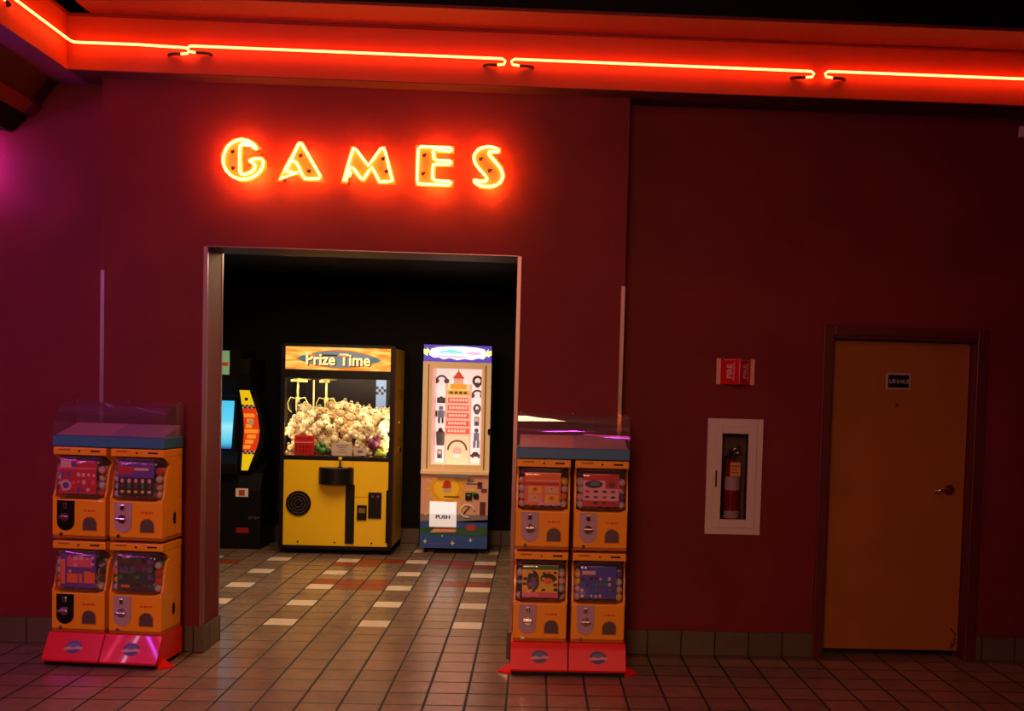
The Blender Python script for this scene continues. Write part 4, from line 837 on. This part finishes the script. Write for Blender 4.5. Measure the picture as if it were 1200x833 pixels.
def headset(mb): mb.tube([(.055*cos(a),0,.055*sin(a)) for a in [i*pi/10 for i in range(11)]],.010,DGR,6); mb.cyl((-.055,.015,0),(-.055,-.02,0),.028,GR,n=14); mb.cyl((.055,.015,0),(.055,-.02,0),.028,GR,n=14); mb.cyl((0,.058,.05),(0,0,.05),.003,GR,n=6)
def camera_toy(mb): mb.bbox(-.045,.045,-.02,.02,-.03,.03,DGR,.006); mb.cyl((0,-.02,0),(0,-.045,0),.022,GR,n=16); mb.bbox(-.015,.015,-.01,.01,.03,.042,DGR,.003); rod(mb)
def bottle(mb): mb.cyl((0,0,-.10),(0,0,.05),.042,GR,r2=.050,n=16); mb.cyl((0,0,.05),(0,0,.09),.03,DGR,r2=.016,n=16); rod(mb)
def robot(mb): mb.bbox(-.035,.035,-.02,.02,-.04,.04,STB,.006); mb.bbox(-.022,.022,-.018,.018,.045,.085,STB,.006); mb.bbox(-.06,-.04,-.01,.01,-.03,.035,DGR,.004); mb.bbox(.04,.06,-.01,.01,-.03,.035,DGR,.004); mb.bbox(-.03,-.008,-.01,.01,-.10,-.04,DGR,.004); mb.bbox(.008,.03,-.01,.01,-.10,-.04,DGR,.004); rod(mb)
def figure(mb): mb.bbox(-.03,.03,-.015,.015,-.05,.035,STB,.008); mb.sphere((0,0,.06),.024,GR); mb.bbox(-.035,-.006,-.012,.012,-.13,-.05,STB,.005); mb.bbox(.006,.035,-.012,.012,-.13,-.05,STB,.005); rod(mb)
def car(mb): mb.prism([(-.06,-.02),(.06,-.02),(.06,.0),(.03,.005),(.015,.03),(-.03,.03),(-.045,.005),(-.06,.0)],-.02,.02,DGR,'y'); [mb.cyl((a,-.024,-.022),(a,.024,-.022),.014,GR,n=12) for a in (-.035,.035)]; rod(mb)
def player(mb): mb.bbox(-.028,.028,-.01,.01,-.05,.05,STB,.008); mb.box(-.02,.02,-.012,-.01,.0,.04,C('offwhite',0,0,0)); mb.cyl((0,-.01,-.025),(0,-.013,-.025),.014,DGR,n=14); rod(mb)
prize('prize_headphones','grey headphones hanging topmost at left in the lit prize window',-.195,1.83,'headphones',headset)
prize('prize_camera','small dark toy camera hanging second from top at left in the lit prize window',-.195,1.62,'toy camera',camera_toy)
prize('prize_robot','blue-grey toy robot hanging mid-height at left in the lit prize window',-.195,1.47,'toy robot',robot)
prize('prize_bottle','large grey flask hanging low at left in the lit prize window',-.195,1.23,'flask',bottle)
prize('prize_player','small blue music player at the bottom left in the lit prize window',-.20,1.035,'music player',player)
prize('prize_watch','grey ring-shaped watch hanging topmost at right in the lit prize window',.195,1.84,'watch',ring(DGR,.045))
prize('prize_headphones','grey headphones hanging second from top at right in the lit prize window',.195,1.68,'headphones',headset)
prize('prize_watch','grey watch hanging third from top at right in the lit prize window',.195,1.54,'watch',ring(GR,.038,.8))
prize('prize_player','small music player hanging mid-height at right in the lit prize window',.195,1.40,'music player',player)
prize('prize_figure','tall blue toy figure hanging low at right in the lit prize window',.195,1.24,'toy figure',figure)
prize('prize_car','dark toy car hanging at the bottom right in the lit prize window',.195,1.035,'toy car',car)

# ------------------------------------------------------------------ driving cabinet at the left of the games room
AX, AY = -3.40, 4.22
t = thing('driving_arcade_cabinet', 'black driving arcade cabinet with a blue screen and yellow flame-painted wing, behind the entrance edge', 'arcade machine', (AX, AY, 0))
mb = MB()
mb.prism([(.0,.0),(.0,.75),(-.10,.80),(-.10,.90),(.05,1.02),(.16,1.60),(.02,1.80),(.0,2.10),(.60,2.10),(.60,.0)], -.42, .30, M['black'], 'x'); mb.prism([(.0,.0),(.0,.62),(.06,.80),(.60,1.10),(.60,.0)], .30, .535, M['black'], 'x')
mb.prism([(.02,.80),(.02,.95),(.10,1.6),(.0,1.85),(.02,2.0),(.60,2.0),(.60,.8)], .30, .40, M['black'], 'x'); mb.build('cabinet_body', t)
M['scr'] = bpy.data.materials.new('cyan_game_screen'); M['scr'].use_nodes = True; nt = M['scr'].node_tree; bs = nt.nodes['Principled BSDF']; tc = nt.nodes.new('ShaderNodeTexCoord'); sp = nt.nodes.new('ShaderNodeSeparateXYZ'); mr = nt.nodes.new('ShaderNodeMapRange')
mr.inputs['From Min'].default_value = 1.05; mr.inputs['From Max'].default_value = 1.58; cr = nt.nodes.new('ShaderNodeValToRGB'); cr.color_ramp.elements[0].color = (*srgb(20,60,140),1); cr.color_ramp.elements[1].color = (*srgb(60,190,225),1)
for p_, c_ in ((.12,(70,190,220)),(.45,(150,225,240)),(.55,(90,205,235))): e = cr.color_ramp.elements.new(p_); e.color = (*srgb(*c_),1)
nt.links.new(tc.outputs['Object'], sp.inputs[0]); nt.links.new(sp.outputs[2], mr.inputs[0]); nt.links.new(mr.outputs[0], cr.inputs[0]); nt.links.new(cr.outputs[0], bs.inputs['Emission Color']); bs.inputs['Emission Strength'].default_value = 1.1; bs.inputs['Base Color'].default_value = (.02,.02,.03,1)
mb = MB(); mb.prism([(.03,1.055),(.127,1.555),(.137,1.552),(.04,1.050)], -.38, .210, M['scr'], 'x'); mb.build('screen', t)
M['amq'] = em('green_lit_topper', 120,160,120,.6); mb = MB(); mb.prism([(-.01,1.83),(.0,2.08),(.01,2.08),(.0,1.83)], -.40, .19, M['amq'], 'x'); mb.box(-.4,.18,-.012,-.006,1.92,1.96,CO); mb.build('lit_topper', t)
mb = MB(); mb.tube([(.0-.10+.15*cos(a),-.20+.05*sin(a)*.4,.93+.14*sin(a)) for a in [i*2*pi/24 for i in range(24)]],.016,M['black'],8,closed=True); mb.cyl((-.10,-.20,.93),(-.10,-.06,.90),.03,M['black']); mb.tube([(-.24,-.20,.93),(.04,-.20,.93)],.014,M['black'],6); mb.build('steering_wheel', t)
# wing: yellow ends, checks, flames
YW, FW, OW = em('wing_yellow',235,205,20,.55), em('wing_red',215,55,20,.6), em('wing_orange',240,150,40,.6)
wx = lambda x: x-AX
lft = [(1.672,-3.093),(1.423,-3.050),(1.25,-3.040),(1.092,-3.050),(.832,-3.063)]; rgt = [(1.675,-2.990),(1.428,-2.905),(1.25,-2.880),(1.114,-2.892),(.834,-2.995)]
def edge(tab, z):
    for (z0,x0),(z1,x1) in zip(tab, tab[1:]):
        if z1 <= z <= z0: return x0+(x1-x0)*(z0-z)/(z0-z1)
    return tab[0][1] if z > tab[0][0] else tab[-1][1]
mb = MB(); yw = -.03
def strip(z0, z1, m, f0=0., f1=1., dy=0., n=6):
    L = []; Rr = []
    for i in range(n+1):
        z = z0+(z1-z0)*i/n; a, b = wx(edge(lft,z)), wx(edge(rgt,z)); L.append((a+(b-a)*f0, z)); Rr.append((a+(b-a)*f1, z))
    mb.prism(L+Rr[::-1], yw-dy, yw+.004-dy, m, 'y')
strip(.833,1.672,YW,n=14); strip(1.03,1.50,FW,dy=.002,n=10)
for k in range(7): strip(1.06+.055*k,1.10+.055*k,OW,.05+.09*(k%3),.55+.12*(k%4),.004,2)
mb.ell(wx(-2.965),1.34,.03,.03,yw-.007,C('offwhite',0,0,0),14)
for zz in (1.485,1.005):
    for i in range(6):
        for j in range(2): strip(zz+.018*j,zz+.018*(j+1),M['black'] if (i+j)%2 else C('offwhite',0,0,0),i/6,(i+1)/6,.004,1)
mb.ell(wx(-3.02),1.58,.018,.018,yw-.006,C('slate',0,0,0),10)
mb.build('flame_wing', t)
mb = MB(); mb.prism([(wx(z), w) for (w, z) in rgt]+[(wx(-2.985)+.04,.834),(wx(-2.87)+.03,1.114),(wx(-2.86)+.03,1.25),(wx(-2.89)+.03,1.428),(wx(-2.97)+.03,1.675)], -.02, .3, M['black'], 'y'); mb.box(wx(-3.09),wx(-2.95),-.02,.3,.86,1.66,M['black']); mb.build('wing_body', t)
mb = MB(); mb.box(wx(-3.125),wx(-2.995),-.006,.0,.552,.640,C('offwhite',0,0,0)); mb.box(wx(-3.09),wx(-3.03),-.008,-.006,.565,.625,C('rust',0,0,0)); mb.build('warning_sticker', t)
mb = MB(); mb.box(wx(-3.115),wx(-2.985),-.006,.0,.17,.225,C('deep_red',0,0,0)); mb.build('red_sticker', t)
mb = MB()
for i in range(4): mb.box(wx(-2.99)+.032*i,wx(-2.99)+.022+.032*i,-.006,.0,.315+.008*(i%2),.345,C('dark_grey',0,0,0))
mb.build('worn_marking', t)

# ------------------------------------------------------------------ lights
def area(name, loc, size, col, pw, rot=(0,0,0), sy=None):
    l = bpy.data.lights.new(name, 'AREA'); l.size = size; l.color = col; l.energy = pw
    if sy: l.shape = 'RECTANGLE'; l.size_y = sy
    o = bpy.data.objects.new(name, l); COL.objects.link(o); o.location = loc; o.rotation_euler = rot; return o
area('lobby_light', (-.5,-5,4.5), 3.5, (1,.26,.20), 75, (radians(28),0,0), 3)
l = area('lobby_front_light', (-1.2,-8.8,3.2), 2.0, (1,.50,.24), 37, (radians(70),0,0), 1.2); l.data.spread = radians(75)
area('games_light', (-1.6,1.9,2.85), 2.0, (1,.66,.36), 100)
